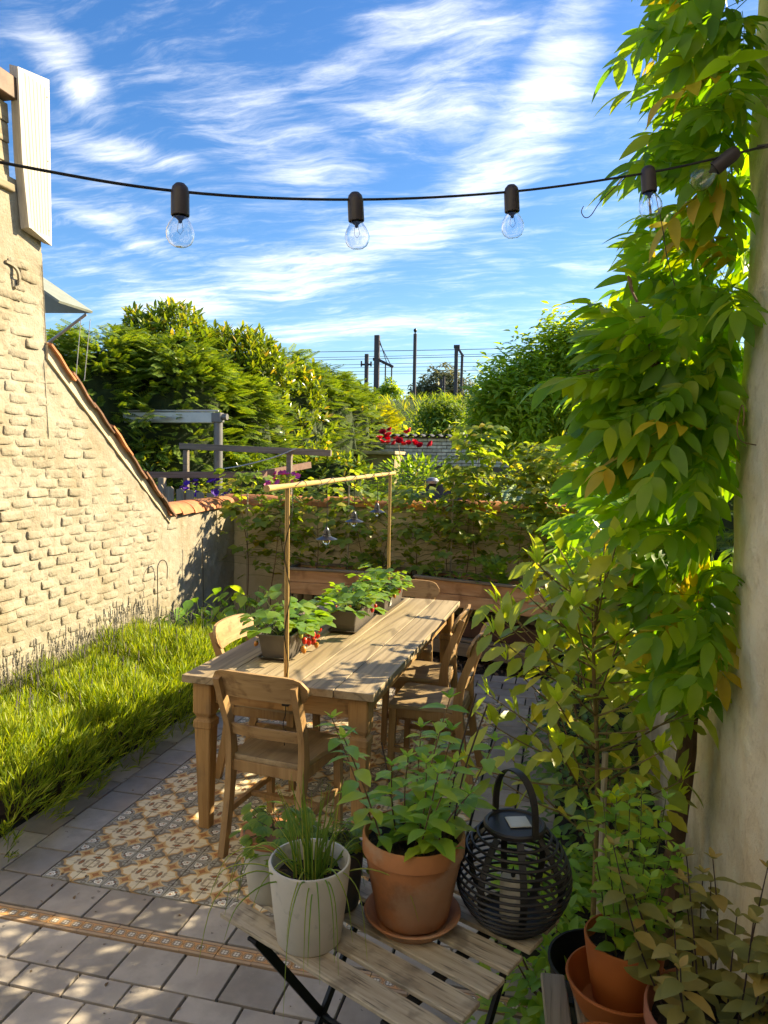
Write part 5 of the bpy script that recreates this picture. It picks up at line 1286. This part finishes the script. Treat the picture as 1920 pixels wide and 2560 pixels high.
def herbs():
    mm = [mesh_np('leaf', *leaf(s, s*.50, 7, .25, .3, .45, .8, .06), L_MINT, True) for s in (.062, .072, .080)]
    mt = [mesh_np('leaf', *leaf(.050, .022, 6, .35, .05, .45, .8, .06), L_MINT, True)]
    mint('mint_plant', 'tall mint growing in the terracotta pot on the slatted table', POT_TERRA, .89, .085, 14, .36, mm, M_CANE, mt, .9, 8, (.10, .05))
    dk = MB()
    g = bpy.data.objects['mint_plant']
    for (dx, dy, hh) in ((.07, .03, .36), (.085, .01, .34), (-.05, .02, .22)):
        b = Vector((POT_TERRA[0]+dx, POT_TERRA[1]+dy, .89)); MB().tube(smoothpath([b, b+Vector((dx*.3, .01, hh*.5)), b+Vector((dx*.9, .03, hh))], 4), .0022, 5).build('stem', M_DARKSTEM, g, True)
    mm2 = [mesh_np('leaf', *leaf(s, s*.66, 7, .2, .25, .42, .9, .06), L_MINT, True) for s in (.045, .055, .062)]
    mint('mint_plant', 'bushy green mint growing in the orange pot below the house wall', POT_A, .60, .075, 14, .42, mm2, M_STEM, mt, .55, 8)
    md = [mesh_np('leaf', *leaf(s, s*.62, 7, .2, .3, .42, .9, .04), L_DUSK, True) for s in (.058, .068, .076)]
    mdt = [mesh_np('leaf', *leaf(.042, .022, 6, .3, .05, .45, .8), L_DUSK, True)]
    mint('mint_plant', 'dusky brown-green mint filling the bottom right corner', POT_C, .62, .125, 21, .36, md, M_DARKSTEM, mdt, .7, 6)
    # parsley
    for (c, z, R, n, lab) in ((POT_CREAM, .845, .07, 60, 'curly parsley spilling from the cream pot'), (POT_DARK, .83, .05, 45, 'bright herb growing from the dark grey pot')):
        pl = [mesh_np('leaf', *combine([(*leaf(.022, .016, 4, .1, .3, .55, 1, .15), Matrix.Rotation(q, 4, 'Z')) for q in (-1.0, -.5, 0, .5, 1.0)]), L_BRIGHT, True)]
        g = thing('parsley_plant', lab, 'plant', (c[0], c[1], z)); st = MB()
        for k in range(n):
            d = rdir(.1, .9); b = Vector((c[0] + random.uniform(-.03, .03), c[1] + random.uniform(-.03, .03), z-.01)); p = b + Vector((d.x*R*1.3, d.y*R*1.3, abs(d.z)*.09 + (-.02 if d.z < .3 else 0)))
            st.tube([b, (b+p)/2 + Vector((0, 0, .02)), p], .0011, 3)
            ob('leaf', pl[0], g, mw=xf(p, frame(Vector((d.x, d.y, -.1)), Vector((0, 0, 1))+jit(.4)), random.uniform(.8, 1.35)))
        st.build('stem', M_STEM, g)
    # chives
    g = thing('chive_plant', 'thin upright and drooping chives in the pale concrete pot', 'plant', (POT_GREY[0], POT_GREY[1], .84)); c = POT_GREY
    for k in range(74):
        a = random.uniform(0, 6.28); r = .045*random.random(); b = Vector((c[0] + .01 + r*math.cos(a), c[1] + r*math.sin(a), .838))
        o = Vector((math.cos(a), math.sin(a), 0)); L = random.uniform(.14, .27)
        if k < 44: pts = [b, b + Vector((0, 0, L*.5)) + o*.012, b + Vector((0, 0, L)) + o*random.uniform(.02, .07)]
        else:
            w = random.uniform(.10, .19); h = random.uniform(.03, .07); pts = [b, b + o*w*.5 + Vector((0, 0, h)), b + o*w + Vector((0, 0, h*.35)), b + o*w*1.2 + Vector((0, 0, -random.uniform(.02, .16)))]
        p = smoothpath(pts, 5); m = len(p); MB().tube(p, [.0019*(1-.85*(i/(m-1))**2) for i in range(m)], 5).build('leaf', L_CHIVE, g, True)
herbs()
# ------------------------------------------------------------------ beyond the walls
def hedge_mass():
    shoot = combine([(*leaf(.125, .042, 4, .25, .18, .5), Matrix.Rotation(k*2.4, 4, 'Z') @ Matrix.Translation((0, 0, -.012*k)) @ Matrix.Rotation(1.25 - .16*k, 4, 'X')) for k in range(6)])
    fr = [(*stick((0, 0, 0), (0, .22, .0), .004, .001, 3), None)]
    for k in range(7):
        for s in (-1, 1): fr.append((*leaf(.085*(1-.08*k), .022, 2, .1, .1), Matrix.Translation((0, .03*k+.01, 0)) @ Matrix.Rotation(-s*.75, 4, 'Z')))
    frond = combine(fr)
    def crown(name, label, pts, n_sh, n_fr, mats_, seed, core=True, cat='hedge'):
        """pts: list of (x, y, radius_x, radius_y, z_top); leaves over domed clumps"""
        rr = random.Random(seed); g = thing(name, label, cat, (pts[0][0], pts[0][1], 0)); A = []; B = []
        tot = sum(p[4]*(p[2]+p[3]) for p in pts)
        for (x, y, rx, ry, zt) in pts:
            w = zt*(rx+ry)/tot
            for which, n in ((0, n_sh), (1, n_fr)):
                for k in range(int(n*w)):
                    a = rr.uniform(0, 6.283); u = rr.random()
                    nx, ny = math.cos(a), math.sin(a)
                    if ny > .75 and rr.random() < .75: continue
                    side = rr.random() < .62
                    bump = 1 + .10*math.sin(3*a+x*2+u*9) + .07*math.sin(7*a+u*17)
                    if side: z = .25 + (zt-.35)*u; q = math.sqrt(max(.05, 1-max(0, (z/zt-.55)/.5)**2)); p = Vector((x+nx*rx*q*bump, y+ny*ry*q*bump, z)); nv = Vector((nx, ny, .35))
                    else: q = math.sqrt(u)*.9; z = zt*(1-.22*q**3)*(1+.03*math.sin(9*a*q+3*x)); p = Vector((x+nx*rx*q, y+ny*ry*q, z)); nv = Vector((nx*.5, ny*.5, 1))
                    p -= nv*rr.random()**2*.22
                    up = (nv + Vector((rr.uniform(-.5, .5), rr.uniform(-.5, .5), rr.uniform(.0, .7)))).normalized()
                    if which == 0: A.append(xf(p, frame(Vector((rr.uniform(-1, 1), rr.uniform(-1, 1), 0)), up), rr.uniform(.8, 1.35)))
                    else: B.append(xf(p, frame(Vector((nx, ny, rr.uniform(-.5, .5))), Vector((0, 0, 1)) + Vector((rr.uniform(-.6, .6), rr.uniform(-.6, .6), 0))), rr.uniform(.8, 1.4)))
        if A: scatter('foliage', shoot, A, mats_[0], g, 'stuff')
        if B: scatter('foliage', frond, B, mats_[1], g, 'stuff')
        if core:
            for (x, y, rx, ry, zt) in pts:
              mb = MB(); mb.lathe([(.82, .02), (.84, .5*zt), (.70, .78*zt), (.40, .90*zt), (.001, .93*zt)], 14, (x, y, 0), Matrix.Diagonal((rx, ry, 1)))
              mb.build('dark_core', M_HCORE, g, True)  # solid dark lump added inside each clump to block the view through
        else:
            mb = MB()
            for (x, y, rx, ry, zt) in pts: mb.tube([(x, y, 0), (x+.1, y, zt*.5), (x, y, zt*.8)], [.09, .06, .03], 6)
            mb.build('trunk', M_BARK, g, True)
        return g
    crown('thuja_hedge', 'tall feathery conifer hedge beside the neighbour house', [(-4.1, 6.3, 1.0, .9, 3.45), (-3.15, 6.7, .9, .8, 3.35), (-2.75, 7.6, .8, .8, 3.0)], 0, 6500, (L_LAURH, L_THUJA), 1)
    crown('cherry_laurel', 'big glossy cherry laurel with upright leaf tips over the conifer hedge', [(-3.9, 7.7, 1.0, .9, 4.0), (-3.0, 8.3, 1.0, .9, 3.75), (-2.8, 9.6, .9, .9, 3.45)], 3300, 0, (L_LAURH, L_THUJA), 2)
    crown('thuja_hedge', 'olive conifer hedge running back from the laurel', [(-3.1, 10.6, 1.0, 1.0, 3.75), (-2.75, 11.7, .95, 1.0, 3.6), (-2.65, 12.7, .9, .9, 3.5)], 300, 4500, (L_LAURH, L_THUJA), 3)
    crown('golden_shrub', 'golden green shrub at the far end of the hedges', [(-2.75, 15.2, .95, .8, 3.25)], 0, 900, (L_LAURH, L_YGRN), 4)
    crown('laurel_bush', 'dark bush below the awning beam', [(-2.5, 7.0, .7, .5, 2.0), (-1.6, 8.8, .8, .5, 1.9), (-3.3, 6.0, .6, .4, 2.0)], 420, 500, (L_LAURH, L_DARKT), 5)
    crown('side_hedge', 'hedge of the garden to the right, beyond the low side wall', [(4.2, 1.2, .7, 1.3, 2.0), (4.2, 3.4, .7, 1.3, 2.1), (4.1, 5.6, .7, 1.3, 2.0)], 0, 1600, (L_LAURH, L_THUJA), 6)
    # right tree
    small = combine([(*leaf(.10, .034, 3, .2, .3), Matrix.Rotation(k*2.4, 4, 'Z') @ Matrix.Translation((0, 0, -.05*k+.1)) @ Matrix.Rotation(.5 - .18*k, 4, 'X')) for k in range(7)])
    def tree(name, label, base, lobes, n, mt, seed, tpl=small, sc=(.9, 1.6), trunk=.10, cat='tree', th=None):
        rr = random.Random(seed); g = thing(name, label, cat, base); A = []; tot = sum(l[3]**2 for l in lobes); B = Vector(base)
        mb = MB()
        for (x, y, z, r) in lobes:
            c = Vector((x, y, z)); mb.tube(smoothpath([B, B + (c-B)*.35 + Vector((0, 0, .15*r)), B + (c-B)*.75, c + Vector((0, 0, r*.5))], 4), [trunk*(1-.85*i/12) for i in range(13)], 7)
            for k in range(int(n*r*r/tot)):
                a = rr.uniform(0, 6.283); w = rr.uniform(-1, 1); q = math.sqrt(1-w*w); nv = Vector((q*math.cos(a), q*math.sin(a), w))
                if nv.y > .6 and rr.random() < .6: continue
                rad = r*(1 + .16*math.sin(4*a+5*w+x) + .10*math.sin(9*a-7*w))*(rr.random()**.42)
                p = c + nv*rad; up = (nv*.5 + Vector((rr.uniform(-.5, .5), rr.uniform(-.5, .5), .8))).normalized()
                A.append(xf(p, frame(Vector((rr.uniform(-1, 1), rr.uniform(-1, 1), 0)), up), rr.uniform(*sc)))
        scatter('crown', tpl, A, mt, g, 'stuff'); mb.build('trunk', M_BARK, g, True)
        return g
    tree('elder_tree', 'dark green leafy tree behind the wisteria on the right', (2.1, 9.6, 0), [(1.05, 9.2, 3.0, .42), (1.55, 9.4, 3.35, .46), (2.05, 9.6, 3.75, .46), (2.35, 9.4, 3.3, .6), (1.55, 9.0, 2.7, .6), (2.75, 9.5, 3.85, .42), (3.2, 9.5, 3.5, .6), (1.0, 9.0, 2.45, .45), (2.4, 9.1, 2.55, .65), (3.3, 9.4, 2.8, .7)], 3400, L_TREE, 11, sc=(1.0, 1.9))
    big = combine([(*leaf(.32, .14, 2, .2, .3), Matrix.Rotation(k*2.4, 4, 'Z') @ Matrix.Rotation(.7 - .3*k, 4, 'X')) for k in range(5)])
    tree('round_tree', 'pale grey-green round tree beyond the railway line', (-12.6, 86, 5), [(-14.6, 86, 9.3, 2.3), (-12.6, 86, 10.6, 2.8), (-10.6, 86, 9.7, 2.5), (-9.4, 86, 8.3, 1.6), (-15.8, 86, 8.0, 1.4)], 1500, L_FAR, 12, big, (1.3, 2.6), .25)
    tree('small_tree', 'small dark tree between the railway masts', (-9.9, 47, 5.5), [(-10.2, 47, 6.5, .55), (-9.7, 47, 6.9, .5), (-9.3, 47, 6.4, .5)], 260, L_TREE, 13, big, (.7, 1.2), .07)
    tree('small_tree', 'thin pale tree left of the railway masts', (-12.0, 46, 5.0), [(-12.4, 46, 6.5, .8), (-11.6, 46, 6.2, .7), (-13.2, 46, 6.3, .8)], 300, L_FAR, 14, big, (.7, 1.2), .08)
    for k, (x, y, z, r, mt, lab) in enumerate(((-4.9, 24, 1.9, 1.9, L_THUJA, 'leafy bush at the left foot of the embankment'), (-3.0, 23, 1.7, 1.7, L_TREE, 'rounded bush in the middle below the railway'), (-1.2, 24, 1.9, 1.8, L_TREE, 'dark bush below the round tree'), (.6, 22, 2.1, 1.9, L_TREE, 'bush below the right railway mast'), (2.6, 20, 2.2, 2.0, L_TREE, 'large bush at the right foot of the embankment'), (-4.0, 34, 4.3, 1.3, L_THUJA, 'shrub growing on the embankment slope'), (-1.2, 33, 4.0, 1.2, L_THUJA, 'small shrub high on the embankment slope'), (-6.3, 30, 3.4, 1.2, L_YGRN, 'yellowish shrub on the left of the embankment'))):
        tree('embankment_bush', lab, (x, y, 0), [(x, y, z, r*.8), (x-r*.5, y, z-.3, r*.65), (x+r*.5, y-.2, z-.2, r*.65), (x+.2, y-.4, z-.9, r*.9)], 620, mt, 30+k, big, (.55, 1.15), .06, 'bush')
    # wall of the far garden: white bricks with a corrugated cap
    root = thing('white_brick_wall', 'far white brick wall with dark corrugated capping', 'wall', (-.5, 13, 0))
    wb = mat_simple('white_brick', (.72, .69, .63), .8, spots=((8, (.42, .38, .33), .5, .7, .6),), bump=(40, .3, .004), tint=.22)
    mt = mat_simple('grey_mortar', (.16, .14, .12), .9)
    MB().box((.6, 13.1, 1.15), (7.0, .18, 2.34)).build('mortar_wall', mt, root)
    me = MB().box((0, 0, 0), (.198, .04, .060), .004).mesh('brick', wb)
    for r in range(8):
        for c in range(32):
            ob('brick', me, root, mw=Matrix.Translation((-2.75 + c*.21 + (.105 if r % 2 else 0) + random.uniform(-.003, .003), 13.0 + random.uniform(-.003, .003), 2.26 - r*.075)))
    V = []; F = []; n = 260
    for k in range(n+1):
        x = -2.9 + 7.0*k/n; z = 2.345 + .028*math.sin(2*PI*x/.19)
        V += [(x, 12.86, z), (x, 13.3, z+.02)]
    for k in range(n): F.append((2*k, 2*k+2, 2*k+3, 2*k+1))
    solid(MB().add(V, F).build('corrugated_cap', mat_simple('dark_sheet', (.05, .045, .045), .6), root, True), .012)
    # pale wall end near the hedge
    sh = thing('garden_shed', 'low shed with pale ochre wall and flat roof beside the hedge', 'shed', (-1.95, 11.6, 0))
    oc = mat_simple('ochre_render', (.42, .34, .20), .85)
    MB().box((-1.75, 12.1, .96), (1.15, .8, 1.92)).build('wall', mat_simple('shed_wall', (.30, .235, .13), .85), sh); MB().box((-1.75, 12.05, 1.96), (1.25, 1.0, .07), .01).build('roof', oc, sh)
    # roses
    rb = thing('rose_bush', 'rose bush with a cluster of bright red blooms before the white wall', 'rose bush', (-.7, 10, 0))
    rt = leaf(.075, .04, 3, .2, .25); mats = []
    for k in range(900):
        q = rdir(-.2, 1); r = .72*random.random()**.35; mats.append(xf((-.35 + q.x*r*1.25, 9.8 + q.y*r*.6, 1.35 + q.z*r*.75), frame(q, Vector((0, 0, 1))+jit(.5)), random.uniform(.8, 1.5)))
    scatter('foliage', rt, mats, L_BRIGHT, rb, 'stuff')
    MB().tube([(-.4, 9.9, 0), (-.45, 9.9, .9), (-.7, 9.9, 2.1)], [.02, .014, .006], 5).build('stem', M_CANE, rb, True)
    red = mat_simple('rose_red', (.72, .02, .06), .5, var=.3, bump=None)
    pet = combine([(*leaf(.055*(1-.12*r), .06*(1-.1*r), 4, .35, -.35, .6, 1), Matrix.Rotation(k*2*PI/6 + r*.5, 4, 'Z') @ Matrix.Rotation(.35 + .3*r, 4, 'X')) for r in range(4) for k in range(6)])
    pm = mesh_np('flower', *pet, red, True)
    for (u, v) in ((-1.0, 2.20), (-.93, 2.30), (-.82, 2.25), (-.78, 2.34), (-.70, 2.20), (-.62, 2.15), (-.52, 2.30), (-.45, 2.32), (-.85, 2.12), (-.97, 2.13), (-.58, 2.10), (-.72, 2.12), (-.88, 2.20), (-.40, 2.12), (-.08, 2.10), (-.28, 2.08), (-.48, 2.12)):
        ob('flower', pm, rb, mw=xf((u, 9.7 + random.uniform(-.1, .1), v-.03), frame(rdir(-.2, .2), Vector((random.uniform(-.5, .5), -.8, .6))), random.uniform(1.2, 1.7)))
    # neighbour wisteria, sunlit yellow green, over the right part of the back wall
    nv = thing('golden_climber', 'sunlit yellow-green climber beyond the back wall on the right', 'climber', (2.2, 6.2, 0)); mats = []
    for k in range(1500):
        q = rdir(-.5, 1); r = random.random()**.4; p = Vector((2.35 + q.x*r*.95, 6.3 + q.y*r*.6, 1.55 + q.z*r*.72 + .1*q.x)); mats.append(xf(p, frame(Vector((q.x, q.y, -.3)), Vector((0, 0, 1))+jit(.6)), random.uniform(.8, 1.5)))
    scatter('foliage', leaf(.085, .032, 3, .2, .35), mats, L_YGRN, nv, 'stuff')
    MB().tube(smoothpath([(2.3, 6.4, 0), (2.4, 6.35, .8), (2.2, 6.3, 1.6), (2.5, 6.2, 2.0)], 4), .02, 6).build('stem', M_BARK, nv, True)
    lb = thing('garden_shrub', 'green garden shrub behind the coping in the middle', 'shrub', (.6, 6.6, 0)); mats = []
    for k in range(1500):
        q = rdir(-.3, 1); r = random.random()**.4; p = Vector((.75 + q.x*r*1.3, 6.9 + q.y*r*.5, 1.15 + q.z*r*.62)); mats.append(xf(p, frame(Vector((q.x, q.y, -.2)), Vector((0, 0, 1))+jit(.6)), random.uniform(.7, 1.3)))
    scatter('foliage', leaf(.10, .045, 3, .2, .3), mats, L_RASP, lb, 'stuff'); MB().tube([(.75, 6.9, 0), (.75, 6.9, 1.2)], .03, 6).build('stem', M_BARK, lb, True)
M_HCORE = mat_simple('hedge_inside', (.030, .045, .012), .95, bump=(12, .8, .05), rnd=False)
L_DARKT = L_DARK
hedge_mass()
def neighbour():
    alu = mat_simple('aluminium', (.50, .49, .46), .45, .4, var=.06, bump=None); grey = mat_simple('grey_post', (.17, .16, .155), .5, .3, var=.08, bump=None)
    t = thing('awning_frame', 'grey metal awning frame with pale beam behind the sloping wall', 'awning frame', (-2.16, 6, 0))
    MB().tube([(-2.16, 6, 0), (-2.16, 6, 2.25)], .058, 14).build('post', grey, t, True)
    MB().box((-3.2, 5.99, 2.31), (2.0, .10, .135), .006).build('beam', alu, t)
    MB().box((-2.16, 5.99, 2.31), (.13, .12, .125), .01).build('corner_joint', grey, t)
    MB().tube([(-2.10, 5.99, 2.32), (-2.03, 5.99, 2.32)], .04, 12).build('end_knob', grey, t, True)
    MB().tube([(-4.2, 5.97, 2.40), (-2.14, 5.97, 2.395)], .012, 8).build('rod', alu, t, True)
    wd = mat_wood('old_rail', (.16, .125, .095), (.24, .195, .155), 'x', 30, (.06, .045, .035), .5, .8); pk = mat_wood('picket_wood', (.22, .18, .13), (.32, .265, .20), 'z', 30, (.08, .06, .04), .5, .8); red = mat_wood('red_rail', (.19, .105, .075), (.27, .16, .12), 'x', 30, (.3, .26, .22), .35, .8)
    f = thing('pergola_rails', 'old grey wooden pergola rails beyond the wall corner', 'pergola', (-1.4, 5.6, 0))
    MB().box((-1.5, 5.6, 1.91), (1.95, .05, .075), .004, rot=R3(0, .032, 0)).build('rail', wd, f)
    MB().box((-2.02, 5.35, 1.60), (1.45, .045, .075), .004, rot=R3(0, -.02, -.0)).build('rail', red, f)
    MB().sweep([(-1.31, 5.36, 1.618), (-1.0, 6.2, 1.735)], .075, .045, (0, 0, 1)).build('rail', red, f)
    for (x, y) in ((-1.05, 5.62), (-2.4, 5.62)): MB().box((x, y, .94), (.06, .06, 1.9), .004).build('post', wd, f)
    MB().tube(smoothpath([(-.95, 5.58, 1.93), (-1.2, 5.5, 1.82), (-1.55, 5.42, 1.72), (-1.9, 5.38, 1.66)], 5), .008, 6).build('rope', alu, f, True)
    p = thing('picket_fence', 'short weathered picket fence behind the orange coping', 'fence', (-2.1, 5.1, 0))
    for k in range(7): MB().prism([(-2.62+k*.128, .6), (-2.53+k*.128, .6), (-2.53+k*.128, 1.47 - .012*(k % 2)-.015*k), (-2.56+k*.128, 1.50-.018*k), (-2.62+k*.128, 1.49-.012*(k % 2)-.015*k)], 'y', 5.09, 5.11).build('picket', pk, p)
    for z in (.8, 1.25): MB().box((-2.2, 5.125, z), (.98, .025, .06), .003).build('rail', pk, p)
    MB().box((-2.46, 5.16, .75), (.08, .06, 1.62), .004).build('post', pk, p)
    # flowers
    def flowers(name, lab, c, r, n, col, fol):
        g = thing(name, lab, 'flowers', c); m = mat_simple(name+'_petal', col, .6, var=.35, bump=None)
        pet = combine([(*leaf(.034, .034, 3, .25, -.2, .65, 1), Matrix.Rotation(k*2*PI/5, 4, 'Z') @ Matrix.Rotation(.4, 4, 'X')) for k in range(5)]); pm = mesh_np('flower', *pet, m, True); mats = []
        for k in range(n):
            q = rdir(-.4, 1); p_ = Vector(c) + Vector((q.x*r[0], q.y*r[1], q.z*r[2])); ob('flower', pm, g, mw=xf(p_, frame(rdir(-.2, .2), Vector((q.x, -.8, .5))), random.uniform(1.2, 1.8)))
        for k in range(160):
            q = rdir(-.6, 1)*random.random()**.4*.95; mats.append(xf(Vector(c) + Vector((q.x*r[0], q.y*r[1], q.z*r[2])), frame(rdir(-.3, .3), Vector((0, 0, 1))+jit(.5)), random.uniform(.7, 1.2)))
        scatter('foliage', leaf(.05, .03, 3), mats, fol, g, 'stuff')
        MB().lathe([(.001, -.5), (.10, -.5), (.13, -.25), (.12, -.25), (.001, -.27)], 16, (c[0], c[1], c[2]+.12)).build('pot_body', M_TERRA, g, True)
    flowers('violet_flowers', 'deep violet petunias beside the grey awning post', (-1.98, 5.35, 1.38), (.32, .12, .17), 26, (.075, .012, .28), L_RASP)
    flowers('pink_petunias', 'white-edged magenta petunias behind the near bamboo pole', (-1.02, 5.4, 1.52), (.22, .12, .12), 20, (.50, .05, .26), L_RASP)
    # awning panel projecting from the neighbour house
    a = thing('door_awning', 'grey-green awning panel with white stay and cords on the house corner', 'awning', (-1.75, 2.6, 2.9))
    pn = mat_simple('awning_panel', (.26, .28, .235), .5, var=.08, bump=None)
    MB().loft([[(-2.10, 2.2, 3.27), (-2.10, 2.6, 3.27), (-2.09, 2.6, 3.285), (-2.09, 2.2, 3.285)], [(-1.56, 2.2, 2.93), (-1.56, 2.6, 2.93), (-1.55, 2.6, 2.945), (-1.55, 2.2, 2.945)]]).build('panel', pn, a)
    MB().prism([(-2.10, 3.26), (-1.56, 2.93), (-2.10, 2.95)], 'y', 2.592, 2.598).build('side_panel', pn, a)
    MB().tube([(-1.96, 2.58, 2.70), (-1.60, 2.58, 2.92)], .012, 8).build('stay', alu, a, True)
    for (x, z) in ((-1.70, 2.35), (-1.615, 2.40)): MB().tube([(x+.06, 2.57, 2.88), (x, 2.57, z)], .003, 5).build('cord', alu, a, True)
    # green corrugated roof and dark covered grill
    g = thing('lean_to_roof', 'green corrugated lean-to roof beyond the back wall', 'roof', (2.0, 5.6, 1.3)); V = []; F = []; n = 140
    for k in range(n+1):
        x = 1.35 + 1.5*k/n; z = .012*math.sin(2*PI*x/.075)
        V += [(x, 4.95, 1.36+z-.06*(x-1.35)), (x, 6.5, 1.62+z-.06*(x-1.35))]
    for k in range(n): F.append((2*k, 2*k+2, 2*k+3, 2*k+1))
    solid(MB().add(V, F).build('corrugated_sheet', mat_simple('green_sheet', (.20, .28, .10), .5, spots=((6, (.28, .30, .2), .5, .7, .6),), var=.15), g, True), .006)
    for x in (1.5, 2.7): MB().box((x, 6.3, .75), (.06, .06, 1.5)).build('post', pk, g)
    c = thing('covered_grill', 'dark covered grill beyond the coping in the middle', 'grill', (.95, 5.5, 0)); dk = mat_simple('black_cover', (.03, .03, .032), .6)
    MB().loft([[(.55, 5.3, .0), (1.35, 5.3, 0), (1.35, 5.8, 0), (.55, 5.8, 0)], [(.55, 5.3, 1.38), (1.35, 5.3, 1.38), (1.35, 5.8, 1.42), (.55, 5.8, 1.42)], [(.68, 5.4, 1.56), (1.2, 5.4, 1.52), (1.2, 5.7, 1.55), (.68, 5.7, 1.58)]]).build('cover', dk, c)
    MB().lathe([(.001, .07), (.05, .06), (.075, .03), (.07, 0), (.001, 0)], 14, (.72, 5.35, 1.56)).build('vent', mat_simple('vent_metal', (.2, .2, .21), .4, .6), c, True)
neighbour()
def railway():
    V = []; F = []; ys = (27, 30, 34, 38, 42, 44, 46, 75, 140); zs = (-.02, .8, 2.6, 4.2, 5.4, 5.75, 5.85, 5.85, 3.5); n = 60
    for j, (y, z) in enumerate(zip(ys, zs)):
        for i in range(n+1): x = -70 + 140*i/n; V.append((x, y + .4*math.sin(x*.7), z + (.12*math.sin(x*1.3+j) if 0 < j < 6 else 0)))
    for j in range(len(ys)-1):
        for i in range(n): a = j*(n+1)+i; F.append((a, a+1, a+n+2, a+n+1))
    props(MB().add(V, F).build('embankment', M_LAWN, None, True), 'grassy railway embankment behind the gardens', kind='structure')
    tuft = combine([(*leaf(.5, .05, 2, .2, .4), Matrix.Rotation(k*2.1, 4, 'Z') @ Matrix.Rotation(1.2, 4, 'X')) for k in range(3)]); mats = []
    for k in range(2600):
        y = random.uniform(28, 45); z = float(np.interp(y, ys, zs)); mats.append(xf((random.uniform(-17, 6), y, z-.05), R3(0, 0, random.uniform(0, 6)), random.uniform(.6, 1.5)))
    props(scatter('tall_grass', tuft, mats, L_RASP), 'tall yellowish grass on the railway embankment', 'grass', kind='stuff')
    st = mat_simple('mast_steel', (.075, .06, .065), .6, .2, var=.15, bump=None); ins = mat_simple('insulator', (.03, .025, .03), .4, bump=None)
    def mast(x, zt, w, lab, arms):
        g = thing('catenary_mast', lab, 'mast', (x, 48, 5.8), group='railway masts on the embankment')
        MB().box((x, 48, (5.7+zt)/2), (w, w*.8, zt-5.7), .02).build('pole', st, g)
        for a in arms:
            pts, r, nm = a; MB().tube(pts, r, 6).build(nm, st, g, True)
        return g
    mast(-11.67, 9.28, .26, 'shorter left railway mast with a small cross arm', [([(-12.1, 48, 8.55), (-11.3, 48, 8.55)], .07, 'arm'), ([(-12.05, 48, 8.4), (-12.05, 48, 8.8)], .06, 'insulator'), ([(-11.35, 48, 8.4), (-11.35, 48, 8.75)], .06, 'insulator')])
    mast(-10.93, 10.56, .36, 'tall left railway mast with stays and a drooping arm', [([(-10.9, 48, 8.9), (-9.75, 48, 8.35)], .11, 'arm'), ([(-10.75, 48, 10.0), (-9.9, 48, 8.45)], .03, 'stay'), ([(-10.75, 48, 10.2), (-10.2, 48, 8.6)], .03, 'stay'), ([(-10.3, 48, 8.6), (-10.3, 48, 7.4)], .05, 'hanger'), ([(-9.85, 48, 8.4), (-9.85, 48, 7.2)], .05, 'hanger'), ([(-11.2, 48, 8.9), (-10.7, 48, 8.9)], .12, 'collar')])
    g = mast(-8.22, 10.6, .22, 'slender middle railway mast with a ball on top', [])
    MB().lathe([(.001, .36), (.10, .30), (.13, .2), (.09, .1), (.05, .06), (.05, -.3), (.12, -.34)], 12, (-8.22, 48, 10.62)).build('ball', ins, g, True)
    mast(-5.33, 9.6, .24, 'right railway mast with a hanging counterweight', [([(-5.33, 48, 9.7), (-4.85, 48, 9.0)], .09, 'arm'), ([(-4.92, 48, 9.1), (-4.95, 48, 5.9)], .10, 'counterweight'), ([(-5.5, 48, 9.65), (-5.1, 48, 9.65)], .14, 'head')])
    for (dx, zt) in ((-7.0, 7.3), (-6.8, 7.5)): 
        g = thing('signal_post', 'short dark railway post in front of the round tree' if dx < -6.9 else 'slightly taller dark railway post in front of the round tree', 'post', (dx, 52, 5.8)); MB().box((dx, 52, (5.8+zt+.6)/2), (.16, .16, zt+.6-5.8), .01).build('pole', st, g)
    wm = mat_simple('wire', (.035, .03, .03), .5, bump=None)
    for k, (z, r) in enumerate(((9.55, .022), (9.2, .016), (9.03, .02), (8.62, .016), (8.38, .016), (8.15, .016), (8.02, .014), (7.2, .016), (6.95, .014))):
        pts = [(-46 + 8*i, 48.3 + .12*k, z + .05*math.sin(i*.9+k) + .001*((i-5)**2)) for i in range(12)]
        props(MB().tube(smoothpath(pts, 3), r, 5).build('overhead_wire', wm, None, True), ('uppermost', 'second highest', 'third highest', 'fourth highest', 'middle', 'fourth lowest', 'third lowest', 'second lowest', 'lowest')[k] + ' of the thin overhead railway wires', 'wire', 'overhead railway wires')
    r = thing('antenna_mast', 'thin aerial mast with a flat head above the hedges', 'mast', (-17.2, 49, 5.8)); MB().tube([(-17.2, 49, 5.8), (-17.2, 49, 9.5)], .05, 6).build('pole', st, r); MB().box((-17.2, 49, 9.55), (.4, .2, .16), .03).build('head', st, r)
railway()
